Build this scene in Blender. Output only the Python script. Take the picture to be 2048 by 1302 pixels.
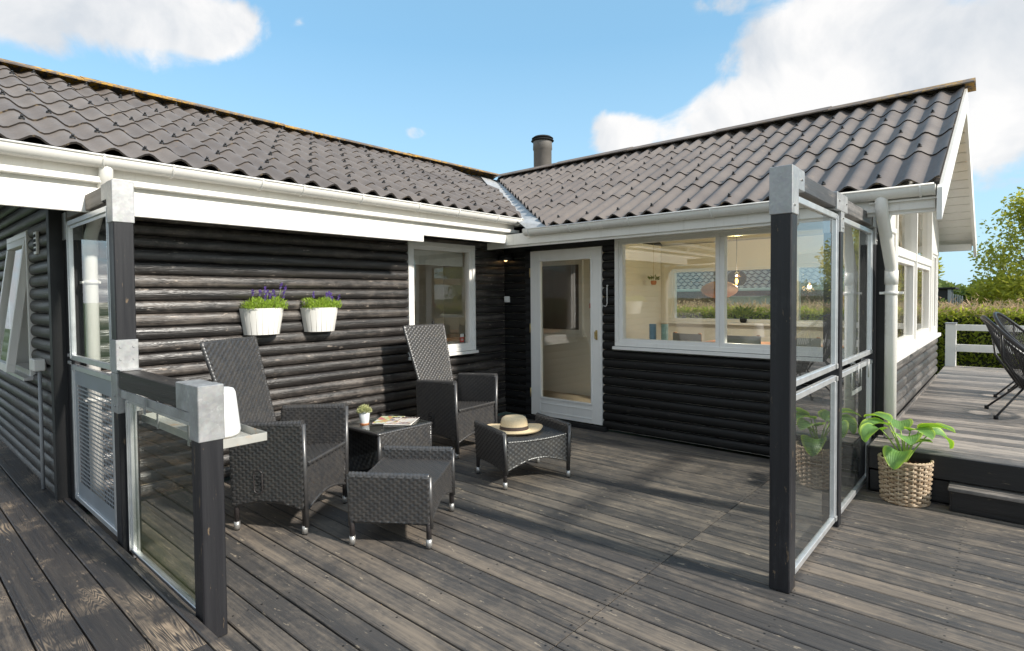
import bpy, bmesh, math, random
from math import sin, cos, pi, radians, sqrt, atan2
from mathutils import Vector, Matrix, noise as mn
random.seed(7)
SC = bpy.context.scene
for o in list(bpy.data.objects): bpy.data.objects.remove(o)
COL = SC.collection

# ------------------------------------------------------------------ camera
YAW, PITCH, ROLL = 0.719471541, -0.0288322355, -0.00861059645
cf = Vector((-sin(YAW)*cos(PITCH), cos(YAW)*cos(PITCH), sin(PITCH)))
cr = Vector((cos(YAW), sin(YAW), 0)); cu = cr.cross(cf)
r_ = cr*cos(ROLL) + cu*sin(ROLL); u_ = -cr*sin(ROLL) + cu*cos(ROLL)
cam = bpy.data.cameras.new('camera'); camo = bpy.data.objects.new('camera', cam); COL.objects.link(camo)
cam.sensor_width = 36; cam.lens = 1135.51/2048*36; cam.shift_y = -(651-628.33)/2048
cam.clip_start = 0.05; cam.clip_end = 4000
M = Matrix((r_, u_, -cf)).transposed().to_4x4(); M.translation = Vector((4.9, -5.45, 1.5))
camo.matrix_world = M; SC.camera = camo
# ------------------------------------------------------------------ light
SUN_AZ, SUN_EL = radians(8.5), radians(34.7)         # azimuth from +x towards +y
sdir = Vector((cos(SUN_EL)*cos(SUN_AZ), cos(SUN_EL)*sin(SUN_AZ), sin(SUN_EL)))
sl = bpy.data.lights.new('sun', 'SUN'); sl.energy = 2.9; sl.angle = radians(3.0); sl.color = (1, .94, .85)
so = bpy.data.objects.new('sun', sl); COL.objects.link(so); so.rotation_euler = sdir.to_track_quat('Z', 'Y').to_euler()
SC.view_settings.view_transform = 'Standard'; SC.view_settings.look = 'None'
SC.view_settings.exposure = 0.95; SC.view_settings.gamma = 1; SC.view_settings.use_curve_mapping = False
SC.cycles.max_bounces = 8; SC.cycles.transparent_max_bounces = 24; SC.cycles.glossy_bounces = 4
SC.cycles.use_denoising = True; SC.cycles.sample_clamp_indirect = 6

class NT:
    """small node-tree writer"""
    def __init__(s, tree): s.t = tree; s.t.nodes.clear()
    def n(s, typ, ins=None, **kw):
        nd = s.t.nodes.new(typ)
        for k, v in kw.items(): setattr(nd, k, v)
        for k, v in (ins or {}).items():
            sock = nd.inputs[k]
            if isinstance(v, bpy.types.NodeSocket): s.t.links.new(v, sock)
            else: sock.default_value = v
        return nd
    def math(s, op, a, b=0.0, c=0.0, clamp=False):
        return s.n('ShaderNodeMath', {0: a, 1: b, 2: c}, operation=op, use_clamp=clamp).outputs[0]
    def vmath(s, op, a, b=(0, 0, 0)):
        nd = s.n('ShaderNodeVectorMath', {0: a, 1: b}, operation=op)
        return nd.outputs['Value'] if op in ('DOT_PRODUCT', 'LENGTH') else nd.outputs[0]
    def noise(s, vec, scale=5, detail=4, rough=.55, dist=0.0):
        return s.n('ShaderNodeTexNoise', {'Vector': vec, 'Scale': scale, 'Detail': detail, 'Roughness': rough, 'Distortion': dist}).outputs['Fac']
    def ramp(s, f, *stops):
        nd = s.n('ShaderNodeValToRGB', {0: f}); e = nd.color_ramp.elements
        while len(e) < len(stops): e.new(.5)
        for el, (p, c) in zip(e, stops):
            el.position = p; el.color = (c, c, c, 1) if not hasattr(c, '__len__') else (*c, 1)
        return nd.outputs[0]
    def rng(s, f, a, b, c=0.0, d=1.0):
        return s.n('ShaderNodeMapRange', {0: f, 1: a, 2: b, 3: c, 4: d}).outputs[0]
    def mix(s, f, a, b, bt='MIX'):
        A = (*a, 1) if isinstance(a, tuple) else a; B = (*b, 1) if isinstance(b, tuple) else b
        return s.n('ShaderNodeMix', {0: f, 6: A, 7: B}, data_type='RGBA', blend_type=bt).outputs[2]

# ------------------------------------------------------------------ world
w = bpy.data.worlds.new('World'); SC.world = w; w.use_nodes = True
T = NT(w.node_tree)
sky = T.n('ShaderNodeTexSky', sky_type='NISHITA', sun_disc=False, sun_elevation=SUN_EL, sun_rotation=pi/2-SUN_AZ,
          air_density=1.0, dust_density=.6, ozone_density=1.6)
tc = T.n('ShaderNodeTexCoord').outputs['Generated']
sep = T.n('ShaderNodeSeparateXYZ', {0: tc})
zc = T.math('MAXIMUM', sep.outputs[2], 0.03)
# clouds on a flat layer: direction / height, so they flatten towards the horizon
pl = T.n('ShaderNodeCombineXYZ', {0: T.math('DIVIDE', sep.outputs[0], T.math('ADD', zc, .18)), 1: T.math('DIVIDE', sep.outputs[1], T.math('ADD', zc, .18)), 2: 0.0}).outputs[0]
big = T.noise(T.vmath('ADD', pl, (3.1, 7.7, 0)), 1.15, 8, .58, .15)
fine = T.noise(tc, 7.0, 9, .58, .5)
az = T.math('ARCTAN2', sep.outputs[1], sep.outputs[0]); el = T.math('ARCSINE', sep.outputs[2])
def pxdir(x, y):
    d = r_*((x-1024)/1135.51) + u_*(-(y-628.33)/1135.51) + cf
    return d.normalized()
def bank(x, y, ra, re, gain):
    """a cloud bank: an ellipse in azimuth and elevation (degrees)"""
    d = pxdir(x, y); a0, e0 = atan2(d.y, d.x), math.asin(d.z)
    da = T.math('DIVIDE', T.math('SUBTRACT', az, a0), radians(ra)); de = T.math('DIVIDE', T.math('SUBTRACT', el, e0), radians(re))
    rr_ = T.math('SQRT', T.math('ADD', T.math('MULTIPLY', da, da), T.math('MULTIPLY', de, de)))
    return T.rng(rr_, 1.25, .35, 0, gain)
bias = 0.0
for bk_ in ((1980, 40, 20, 10, .27), (1800, 230, 13, 6, .24), (1620, 120, 9, 7, .13), (1980, 330, 8, 5, .12), (1400, 262, 10, 3.6, .30), (1230, 268, 3.4, 2.6, .22), (100, 0, 20, 4.6, .30), (380, 30, 9, 2.6, .22), (832, 266, 2.0, 1.2, .27), (1420, 5, 3, 1.5, .18), (612, 40, 1.6, 1.6, .16), (1640, 130, 8, 5, .2)):
    bias = T.math('ADD', bias, bank(*bk_))
rest = T.math('MULTIPLY', T.rng(T.math('ABSOLUTE', T.math('SUBTRACT', az, YAW+pi/2)), 0.95, 1.35), .26)  # unseen clouds out of view, thickened so the ambient light is less blue
cl = T.math('ADD', T.math('ADD', T.math('MULTIPLY', big, .40), T.math('MULTIPLY', fine, .60)), T.math('ADD', bias, rest))
mask = T.n('ShaderNodeMapRange', {0: cl, 1: .665, 2: .80, 3: 0.0, 4: .96}, interpolation_type='SMOOTHSTEP').outputs[0]
shade = T.ramp(T.math('ADD', T.noise(T.vmath('ADD', tc, (.0, .0, .05)), 5.0, 7, .55, .4), T.math('MULTIPLY', T.rng(el, .1, .5), .08)), (.44, (1, 1, 1)), (.62, (.70, .745, .80)))
cloudc = T.mix(1.0, shade, (4.35, 4.28, 4.22), 'MULTIPLY')
skyc = T.mix(1.0, sky.outputs[0], (.56, .86, .92), 'MULTIPLY')
hz = T.rng(sep.outputs[2], -.02, .40, .80, 0.0)
skyc = T.mix(hz, skyc, (3.7, 4.3, 4.6))
skyc = T.mix(.50, skyc, (1.75, 3.15, 4.3))
fin = T.mix(mask, skyc, cloudc)
bg = T.n('ShaderNodeBackground', {'Color': fin, 'Strength': 0.122})
T.t.links.new(bg.outputs[0], T.n('ShaderNodeOutputWorld').inputs[0])

# ------------------------------------------------------------------ materials
def mat(name, fn):
    m = bpy.data.materials.new(name); m.use_nodes = True
    t = NT(m.node_tree); out = t.n('ShaderNodeOutputMaterial')
    s = fn(t); t.t.links.new(s, out.inputs[0]); return m
def bsdf(t, col, rough=.5, bump=None, bs=.3, bd=.01, **kw):
    ins = {'Base Color': (*col, 1) if isinstance(col, tuple) else col, 'Roughness': rough}
    ins.update(kw)
    if bump is not None:
        ins['Normal'] = t.n('ShaderNodeBump', {'Height': bump, 'Strength': bs, 'Distance': bd}).outputs[0]
    return t.n('ShaderNodeBsdfPrincipled', ins).outputs[0]
def pos(t): return t.n('ShaderNodeNewGeometry').outputs['Position']
def rnd(t): return t.n('ShaderNodeObjectInfo').outputs['Random']
def plain(name, col, rough=.5, var=.06, sc=9, metal=0.0, spec=.5, dirt=0.0):
    def f(t):
        nz = t.noise(pos(t), sc, 5, .6)
        c = t.mix(t.rng(nz, .3, .7), tuple(x*(1-var) for x in col), tuple(min(1, x*(1+var)) for x in col))
        if dirt:
            c = t.mix(t.math('MULTIPLY', t.rng(t.noise(pos(t), 2.7, 6, .65), .48, .75), dirt), c, (.22, .20, .15))
            c = t.mix(t.math('MULTIPLY', t.rng(t.noise(t.vmath('MULTIPLY', pos(t), (26., 26., 1.6)), 1.0, 5, .7), .56, .74), dirt*2.2), c, (.34, .30, .22))
        return bsdf(t, c, t.rng(nz, .3, .7, rough*.85, min(1, rough*1.15)), nz, .08, .004, **{'Metallic': metal, 'Specular IOR Level': spec})
    return mat(name, f)
def wood(name, ax, dark, worn, wear=.5, rough=.5, rings=0.0, bump=.35, spec=.5, pale=(.34, .27, .20), boardvar=.5, off=20):
    """weathered painted wood; ax = grain axis; paint worn through to grain lines"""
    def f(t):
        P = pos(t); R = rnd(t)
        sc = [34, 34, 34]; sc['xyz'.index(ax)] = 1.3
        offs = t.n('ShaderNodeCombineXYZ', {0: t.math('MULTIPLY', R, 37.), 1: t.math('MULTIPLY', R, 91.), 2: t.math('MULTIPLY', R, 53.)}).outputs[0]
        Q = t.vmath('ADD', P, offs)
        V = t.vmath('MULTIPLY', Q, tuple(sc))
        g = t.noise(V, 1.0, 5, .6, .4)                     # fibres
        sc2 = [110, 110, 110]; sc2['xyz'.index(ax)] = 2.5
        g2 = t.noise(t.vmath('MULTIPLY', Q, tuple(sc2)), 1.0, 3, .6)
        sc3 = [10, 10, 10]; sc3['xyz'.index(ax)] = .75
        lo = t.noise(t.vmath('MULTIPLY', Q, tuple(sc3)), 1.0, 3, .5, .3)
        ring = t.math('ABSOLUTE', t.math('SINE', t.math('MULTIPLY', lo, 120.0)))
        blot = t.noise(Q, 1.6, 6, .62, .6)
        blot2 = t.noise(Q, 7.5, 5, .6, .3)
        blot3 = t.noise(t.vmath('MULTIPLY', Q, tuple(.45 if a == ax else 1. for a in 'xyz')), 38.0, 5, .7)
        wr = t.math('ADD', t.math('ADD', t.math('MULTIPLY', blot, .30), t.math('MULTIPLY', blot3, .24)), t.math('ADD', t.math('MULTIPLY', blot2, .24), t.math('MULTIPLY', g, .22)))
        wr = t.math('ADD', wr, t.math('MULTIPLY', t.math('SUBTRACT', R, .5), .12))
        wr = t.rng(wr, .64-.28*wear, .77-.28*wear)
        fib = t.rng(t.math('ADD', t.math('MULTIPLY', g, .65), t.math('MULTIPLY', g2, .35)), .36, .64)
        c = t.mix(t.math('MULTIPLY', wr, t.rng(fib, 0, 1, .25, 1.0)), dark, worn)
        c = t.mix(t.math('MULTIPLY', fib, .22), c, worn)
        if rings:
            pm = t.rng(t.noise(Q, 2.6, 4, .6), .50, .64)
            rr = t.math('POWER', ring, 3.0)
            c = t.mix(t.math('MULTIPLY', t.math('MULTIPLY', pm, rr), rings), c, pale)
        crk = t.rng(t.noise(t.vmath('MULTIPLY', Q, tuple(1.1 if a == ax else 75. for a in 'xyz')), 1.0, 3, .55, .3), .66, .70)
        c = t.mix(t.math('MULTIPLY', crk, .75), c, tuple(x*.3 for x in dark))
        # knots
        vor = t.n('ShaderNodeTexVoronoi', {'Vector': t.vmath('MULTIPLY', Q, tuple(2.2 if a == ax else 8.5 for a in 'xyz')), 'Scale': 1.0}, feature='F1')
        kn = t.rng(vor.outputs['Distance'], .05, .17, 1.0, 0.0)
        c = t.mix(t.math('MULTIPLY', kn, .45), c, tuple(x*.55 for x in dark))
        chip = t.math('MULTIPLY', t.rng(t.noise(t.vmath('MULTIPLY', Q, tuple(9 if a == ax else 34 for a in 'xyz')), 1.0, 4, .7), .64, .68), .75*min(1, wear+.2))
        c = t.mix(chip, c, pale)
        c = t.mix(1.0, c, t.n('ShaderNodeCombineColor', {0: t.rng(R, 0, 1, 1-boardvar*.35, 1+boardvar*.3), 1: t.rng(R, 0, 1, 1-boardvar*.35, 1+boardvar*.27), 2: t.rng(R, 0, 1, 1-boardvar*.33, 1+boardvar*.25)}).outputs[0], 'MULTIPLY')
        h = t.math('ADD', t.math('MULTIPLY', g, .6), t.math('ADD', t.math('MULTIPLY', g2, .5), t.math('MULTIPLY', ring, .15)))
        ro = t.rng(t.math('ADD', g, t.math('MULTIPLY', wr, .5)), .3, 1.0, rough*.8, min(.95, rough*1.35))
        return bsdf(t, c, ro, h, bump, .006, **{'Specular IOR Level': spec})
    return mat(name, f)
def logm(name, ax, **k): return wood(name, ax, **k)
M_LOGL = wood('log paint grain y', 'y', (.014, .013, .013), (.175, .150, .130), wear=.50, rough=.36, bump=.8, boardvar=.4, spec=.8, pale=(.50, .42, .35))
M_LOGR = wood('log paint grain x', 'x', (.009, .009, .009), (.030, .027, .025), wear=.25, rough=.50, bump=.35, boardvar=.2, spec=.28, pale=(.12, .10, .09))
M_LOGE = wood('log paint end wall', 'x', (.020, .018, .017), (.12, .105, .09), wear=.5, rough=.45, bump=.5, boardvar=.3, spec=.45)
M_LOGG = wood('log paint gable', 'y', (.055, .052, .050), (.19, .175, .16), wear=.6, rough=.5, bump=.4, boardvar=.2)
M_DECK = wood('deck boards', 'x', (.062, .060, .060), (.215, .178, .140), wear=.66, rough=.62, bump=.6, boardvar=.32, spec=.35, pale=(.42, .35, .26))
M_DECKU = wood('upper deck boards', 'x', (.11, .105, .10), (.38, .335, .29), wear=.75, rough=.50, bump=.5, boardvar=.8, spec=.45, pale=(.42, .36, .30))
M_DECKS = wood('side deck boards', 'x', (.034, .033, .036), (.19, .155, .12), wear=.45, rough=.55, rings=.95, bump=.6, boardvar=.35, spec=.45, pale=(.40, .31, .22))
M_POST = wood('post paint', 'z', (.016, .016, .019), (.048, .048, .050), wear=.35, rough=.45, bump=.25, boardvar=.1, spec=.4, pale=(.34, .24, .14))
M_RAIL = wood('rail grain x', 'x', (.020, .018, .017), (.10, .085, .07), wear=.4, rough=.5, bump=.3)
M_RAILY = wood('rail grain y', 'y', (.055, .055, .058), (.22, .21, .20), wear=.6, rough=.5, bump=.3)
M_RAILW = wood('weathered rail', 'x', (.20, .17, .145), (.46, .40, .33), wear=.7, rough=.6, bump=.3)
M_DARK = plain('dark plank', (.014, .014, .015), .55)
M_BLACK = plain('matt black', (.008, .008, .008), .8)  # one even matt black for under-frames, membranes and small black parts
M_STEPF = wood('riser paint', 'x', (.010, .010, .011), (.03, .027, .024), wear=.25, rough=.4, bump=.25, boardvar=.1, pale=(.2, .16, .1))
M_WHITE = plain('white paint', (.83, .81, .76), .42, .03, 3, dirt=.10)
M_WHITE2 = plain('white window paint', (.85, .83, .79), .35, .02, 4, dirt=.05)
M_PVC = plain('white plastic gutter', (.80, .78, .73), .28, .03, 2, dirt=.06)
M_INW = plain('cream interior', (.84, .80, .72), .6, .03, 2)
M_INF = wood('interior floor', 'y', (.34, .27, .19), (.45, .37, .27), wear=.5, rough=.4, bump=.1, boardvar=.3)
M_ALU = plain('aluminium', (.72, .73, .74), .38, .05, 20, metal=.75)
M_GALV = None
def _galv(t):
    vor = t.n('ShaderNodeTexVoronoi', {'Vector': pos(t), 'Scale': 70.0})
    nz = t.noise(pos(t), 9, 6, .65)
    c = t.mix(t.rng(nz, .35, .65), (.34, .35, .35), (.44, .45, .44))
    c = t.mix(.08, c, vor.outputs['Color'])
    bw = t.n('ShaderNodeRGBToBW', {0: c}).outputs[0]
    c = t.mix(.8, c, bw)
    st = t.math('MULTIPLY', t.rng(t.noise(pos(t), 22, 4, .6), .62, .72), .35)
    c = t.mix(st, c, (.75, .75, .73))
    return bsdf(t, c, t.rng(nz, .3, .7, .38, .6), nz, .1, .003, **{'Metallic': .55})
M_GALV = mat('galvanised steel', _galv)
def _glass(name, tint, ior, spots=0.0):
    def f(t):
        g = t.n('ShaderNodeNewGeometry')
        fr = t.n('ShaderNodeFresnel', {'IOR': ior}).outputs[0]
        fac = t.math('MULTIPLY', fr, t.math('SUBTRACT', 1.0, g.outputs['Backfacing']))
        nz = t.noise(pos(t), 1.3, 2, .5)
        nm = t.n('ShaderNodeBump', {'Height': nz, 'Strength': .06, 'Distance': .02}).outputs[0]
        gl = t.n('ShaderNodeBsdfGlossy', {'Roughness': 0.0, 'Color': (1, 1, 1, 1), 'Normal': nm}).outputs[0]
        tr = t.n('ShaderNodeBsdfTransparent', {'Color': (*tint, 1)}).outputs[0]
        m = t.n('ShaderNodeMixShader', {0: fac, 1: tr, 2: gl}).outputs[0]
        if spots:
            d = t.n('ShaderNodeBsdfDiffuse', {'Color': (.75, .76, .74, 1)}).outputs[0]
            k = t.math('MULTIPLY', t.rng(t.noise(pos(t), 60, 5, .7), .60, .80), spots)
            m = t.n('ShaderNodeMixShader', {0: t.math('ADD', k, .012), 1: m, 2: d}).outputs[0]
        return m
    return mat(name, f)
M_GLASS = _glass('window glass', (.95, .96, .95), 2.0)
M_GLASSD = _glass('door glass', (.95, .96, .94), 1.95)
M_GLASSF = _glass('fence glass', (.96, .975, .965), 1.5, .12)
def _algae(t):
    g = t.n('ShaderNodeNewGeometry'); P = g.outputs['Position']
    z = t.n('ShaderNodeSeparateXYZ', {0: P}).outputs[2]
    fac = t.math('MULTIPLY', t.n('ShaderNodeFresnel', {'IOR': 1.5}).outputs[0], t.math('SUBTRACT', 1.0, g.outputs['Backfacing']))
    m = t.n('ShaderNodeMixShader', {0: fac, 1: t.n('ShaderNodeBsdfTransparent', {'Color': (.93, .95, .93, 1)}).outputs[0], 2: t.n('ShaderNodeBsdfGlossy', {'Roughness': .0}).outputs[0]}).outputs[0]
    k = t.math('MULTIPLY', t.rng(z, .15, .42, 1, 0), t.rng(t.noise(P, 5, 5, .6), .3, .7, .05, .2))
    k = t.math('ADD', k, .02)
    return t.n('ShaderNodeMixShader', {0: k, 1: m, 2: t.n('ShaderNodeBsdfDiffuse', {'Color': (.34, .36, .16, 1)}).outputs[0]}).outputs[0]
M_GLASSA = mat('glass with algae film', _algae)
def _tile(t):
    P = pos(t); R = rnd(t)
    n1 = t.noise(P, 3.0, 6, .6); n2 = t.noise(P, 45, 4, .6)
    c = t.mix(t.rng(n1, .35, .65), (.165, .141, .126), (.218, .186, .164))
    c = t.mix(t.rng(R, 0, 1, 0, .35), c, (.10, .086, .085))
    c = t.mix(t.math('MULTIPLY', t.rng(n2, .62, .75), .35), c, (.26, .22, .19))
    li = t.math('MULTIPLY', t.rng(t.noise(P, 17, 5, .7), .66, .70), t.rng(t.noise(P, 1.7, 3, .6), .52, .62))
    c = t.mix(t.math('MULTIPLY', li, .8), c, (.48, .26, .06))
    c = t.mix(t.math('MULTIPLY', t.rng(t.noise(P, 6.5, 6, .75), .60, .70), .35), c, (.30, .24, .18))
    return bsdf(t, c, t.rng(n2, .3, .7, .50, .65), n2, .10, .003, **{'Specular IOR Level': .35})
M_TILE = mat('roof sheet', _tile)
def _ridge(t):
    P = pos(t); n1 = t.noise(P, 5, 6, .65); n2 = t.noise(P, 40, 4, .65)
    c = t.mix(t.rng(n1, .35, .65), (.12, .10, .09), (.20, .165, .14))
    k = t.math('MULTIPLY', t.rng(t.noise(P, 15, 5, .72), .47, .55), t.rng(t.noise(P, 1.5, 3, .6), .36, .55))
    X_ = t.n('ShaderNodeSeparateXYZ', {0: P}).outputs[0]
    k = t.math('MULTIPLY', k, t.math('MAXIMUM', t.rng(X_, -1.7, -2.05), t.rng(X_, 3.3, 4.6, .08, .6)))
    c = t.mix(k, c, (.66, .36, .03))
    c = t.mix(t.math('MULTIPLY', t.rng(n2, .65, .7), .5), c, (.4, .38, .33))
    return bsdf(t, c, .75, n2, .3, .004)
M_RIDGE = mat('ridge cap with lichen', _ridge)
M_EDGE = mat('roof sheet edge', lambda t: bsdf(t, t.mix(t.rng(t.noise(pos(t), 24, 4, .7), .58, .70), (.030, .024, .020), (.26, .19, .11)), .8))
M_LEAD = plain('zinc flashing', (.46, .46, .46), .5, .16, 14, metal=.15, dirt=.35)
def _wick(t):
    P = pos(t)
    n = t.noise(P, 25, 2, .5)
    c = t.mix(t.rng(n, .35, .65), (.040, .040, .042), (.060, .056, .053))
    return bsdf(t, c, .34, **{'Specular IOR Level': 1.0})
M_WICK = mat('black wicker weave', _wick)
M_WIN = plain('wicker core', (.010, .009, .009), .6)
M_CAP = plain('metal foot cap', (.55, .54, .52), .35, .06, 30, metal=.7)
M_TUBE = plain('dark leg tube', (.035, .03, .03), .4, .4, 90)
M_TGLASS = _glass('table glass', (.95, .97, .95), 1.75)
M_STRAW = plain('straw', (.82, .64, .40), .7, .10, 130)
M_BAND = plain('hat band', (.075, .05, .042), .6, .15, 60)
M_LAMPW = plain('lamp plastic', (.85, .85, .84), .3, .01)
M_CUPB = plain('blue cup', (.22, .36, .46), .4); M_CUPG = plain('green cup', (.36, .52, .44), .4)
def _tray(t):
    P = pos(t); n = t.noise(P, 7, 6, .65)
    c = t.mix(t.rng(n, .35, .65), (.40, .40, .37), (.50, .49, .45))
    k = t.rng(t.noise(t.vmath('ADD', P, (4., 1, 0)), 6.5, 6, .7), .56, .70)
    c = t.mix(t.math('MULTIPLY', k, .8), c, (.55, .27, .07))
    return bsdf(t, c, .45, n, .1, .002, **{'Metallic': .2})
M_TRAY = mat('tray metal with rust', _tray)
def leafmat(name, a, b, tr=.35, rough=.5):
    def f(t):
        n = t.noise(pos(t), 9, 3, .6); g = t.n('ShaderNodeNewGeometry').outputs['Random Per Island']
        c = t.mix(t.math('ADD', t.math('MULTIPLY', n, .4), t.math('MULTIPLY', g, .6)), a, b)
        d = bsdf(t, c, rough, **{'Specular IOR Level': .3})
        tl = t.n('ShaderNodeBsdfTranslucent', {'Color': t.mix(.5, c, tuple(min(1, x*2.2) for x in b))}).outputs[0]
        return t.n('ShaderNodeMixShader', {0: tr, 1: d, 2: tl}).outputs[0]
    return mat(name, f)
M_HEDGE = leafmat('hedge leaf', (.07, .12, .016), (.42, .45, .06), .5)
M_HEDGET = leafmat('dry hedge twig', (.30, .17, .09), (.62, .42, .26), .25)
M_TREE = leafmat('tree leaf', (.13, .17, .022), (.48, .46, .06), .42)
M_TREE2 = leafmat('far tree leaf', (.06, .10, .025), (.20, .25, .06), .25)
M_LAV = leafmat('lavender leaf', (.16, .28, .03), (.42, .58, .08), .35)
M_FLOW = leafmat('purple flower', (.10, .05, .30), (.24, .14, .55), .2)
M_SUCC = leafmat('pale sedum', (.30, .34, .12), (.62, .60, .34), .2)
def _hosta(t):
    uv = t.n('ShaderNodeUVMap').outputs[0]
    s = t.n('ShaderNodeSeparateXYZ', {0: uv})
    u = t.math('SUBTRACT', s.outputs[0], .5)
    st = t.math('ABSOLUTE', t.math('SINE', t.math('MULTIPLY', s.outputs[0], 34.)))
    edge = t.rng(t.math('ABSOLUTE', u), .36, .47)
    n = t.noise(pos(t), 25, 3, .6)
    c = t.mix(t.rng(n, .3, .7), (.10, .24, .07), (.17, .33, .09))
    c = t.mix(edge, c, (.45, .62, .08))
    c = t.mix(t.math('MULTIPLY', st, .25), c, (.32, .50, .16))
    d = bsdf(t, c, .42, st, .35, .004, **{'Specular IOR Level': .5})
    tl = t.n('ShaderNodeBsdfTranslucent', {'Color': t.mix(edge, (.35, .70, .03), (.75, .95, .08))}).outputs[0]
    return t.n('ShaderNodeMixShader', {0: .30, 1: d, 2: tl}).outputs[0]
M_HOSTA = mat('hosta leaf', _hosta)
M_STEM = plain('leaf stem', (.30, .45, .08), .45, .2)
M_SOIL = plain('bark mulch', (.16, .07, .035), .9, .6, 60)
def _basket(t):
    g = t.n('ShaderNodeNewGeometry').outputs['Random Per Island']; P = pos(t)
    c = t.mix(g, (.34, .21, .10), (.64, .50, .34)); c = t.mix(t.math('MULTIPLY', t.noise(P, 60, 3, .6), .5), c, (.45, .38, .30))
    return bsdf(t, c, .55, t.noise(P, 90, 2, .5), .2, .003)
M_BASK = mat('rattan basket', _basket)
M_BARK = plain('bark', (.16, .13, .10), .85, .4, 25)
M_GRASS = plain('lawn', (.055, .085, .022), .9, .4, 6)
M_BRASS = plain('brass', (.55, .42, .18), .35, .05, 20, metal=.8)
M_RED = plain('red print', (.62, .03, .02), .5); M_PAPER = plain('paper', (.82, .80, .76), .45, .02)
M_MAG = None
def _mag(t):
    P = t.n('ShaderNodeTexCoord').outputs['Object']
    n = t.noise(P, 9, 4, .6, 1.0)
    c = t.ramp(n, (.38, (.80, .79, .76)), (.50, (.80, .74, .66)), (.56, (.62, .36, .20)), (.60, (.16, .19, .30)), (.66, (.78, .78, .76)))
    return bsdf(t, c, .25)
M_MAG = mat('magazine cover', _mag)
def _mag2(t):
    P = t.n('ShaderNodeTexCoord').outputs['Object']
    c = t.ramp(t.noise(P, 14, 4, .6, 1.0), (.36, (.80, .78, .80)), (.48, (.55, .65, .25)), (.54, (.75, .35, .15)), (.60, (.62, .10, .25)), (.68, (.80, .78, .80)))
    return bsdf(t, c, .25)
M_MAG2 = mat('magazine photo', _mag2)
M_INK = plain('ink', (.05, .02, .02), .4)
M_TERRA = plain('orange base', (.50, .20, .08), .6)
M_POTG = plain('grey pot', (.56, .58, .58), .45, .05, 12)
M_TABLE = plain('teak table', (.36, .16, .07), .4, .2, 12)
M_SALMON = plain('paper lamp shade', (.62, .36, .20), .6, .03)
M_SMOKE = _glass('smoky glass', (.45, .40, .20), 1.6)
M_NTILE = plain('neighbour roof tile', (.085, .095, .080), .7, .25, 8)
M_BRICK = plain('brown brick', (.20, .085, .045), .85, .35, 14)
M_GREYP = plain('grey paint', (.35, .36, .37), .6)
M_CANV = plain('parasol canvas', (.60, .55, .45), .8, .03)
M_CURT = plain('curtain', (.55, .52, .46), .8, .1)
M_STRING = plain('black cord', (.018, .018, .020), .35, .2, 60)
M_FROST = plain('white pane reflection box', (.6, .6, .6), .5)
def emis(name, col, st):
    return mat(name, lambda t: t.n('ShaderNodeEmission', {'Color': (*col, 1), 'Strength': st}).outputs[0])
M_BULB = emis('lit bulb', (1, .55, .18), 14)
M_BULB2 = emis('wall lamp bulb', (1, .6, .25), 2.5)

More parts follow.
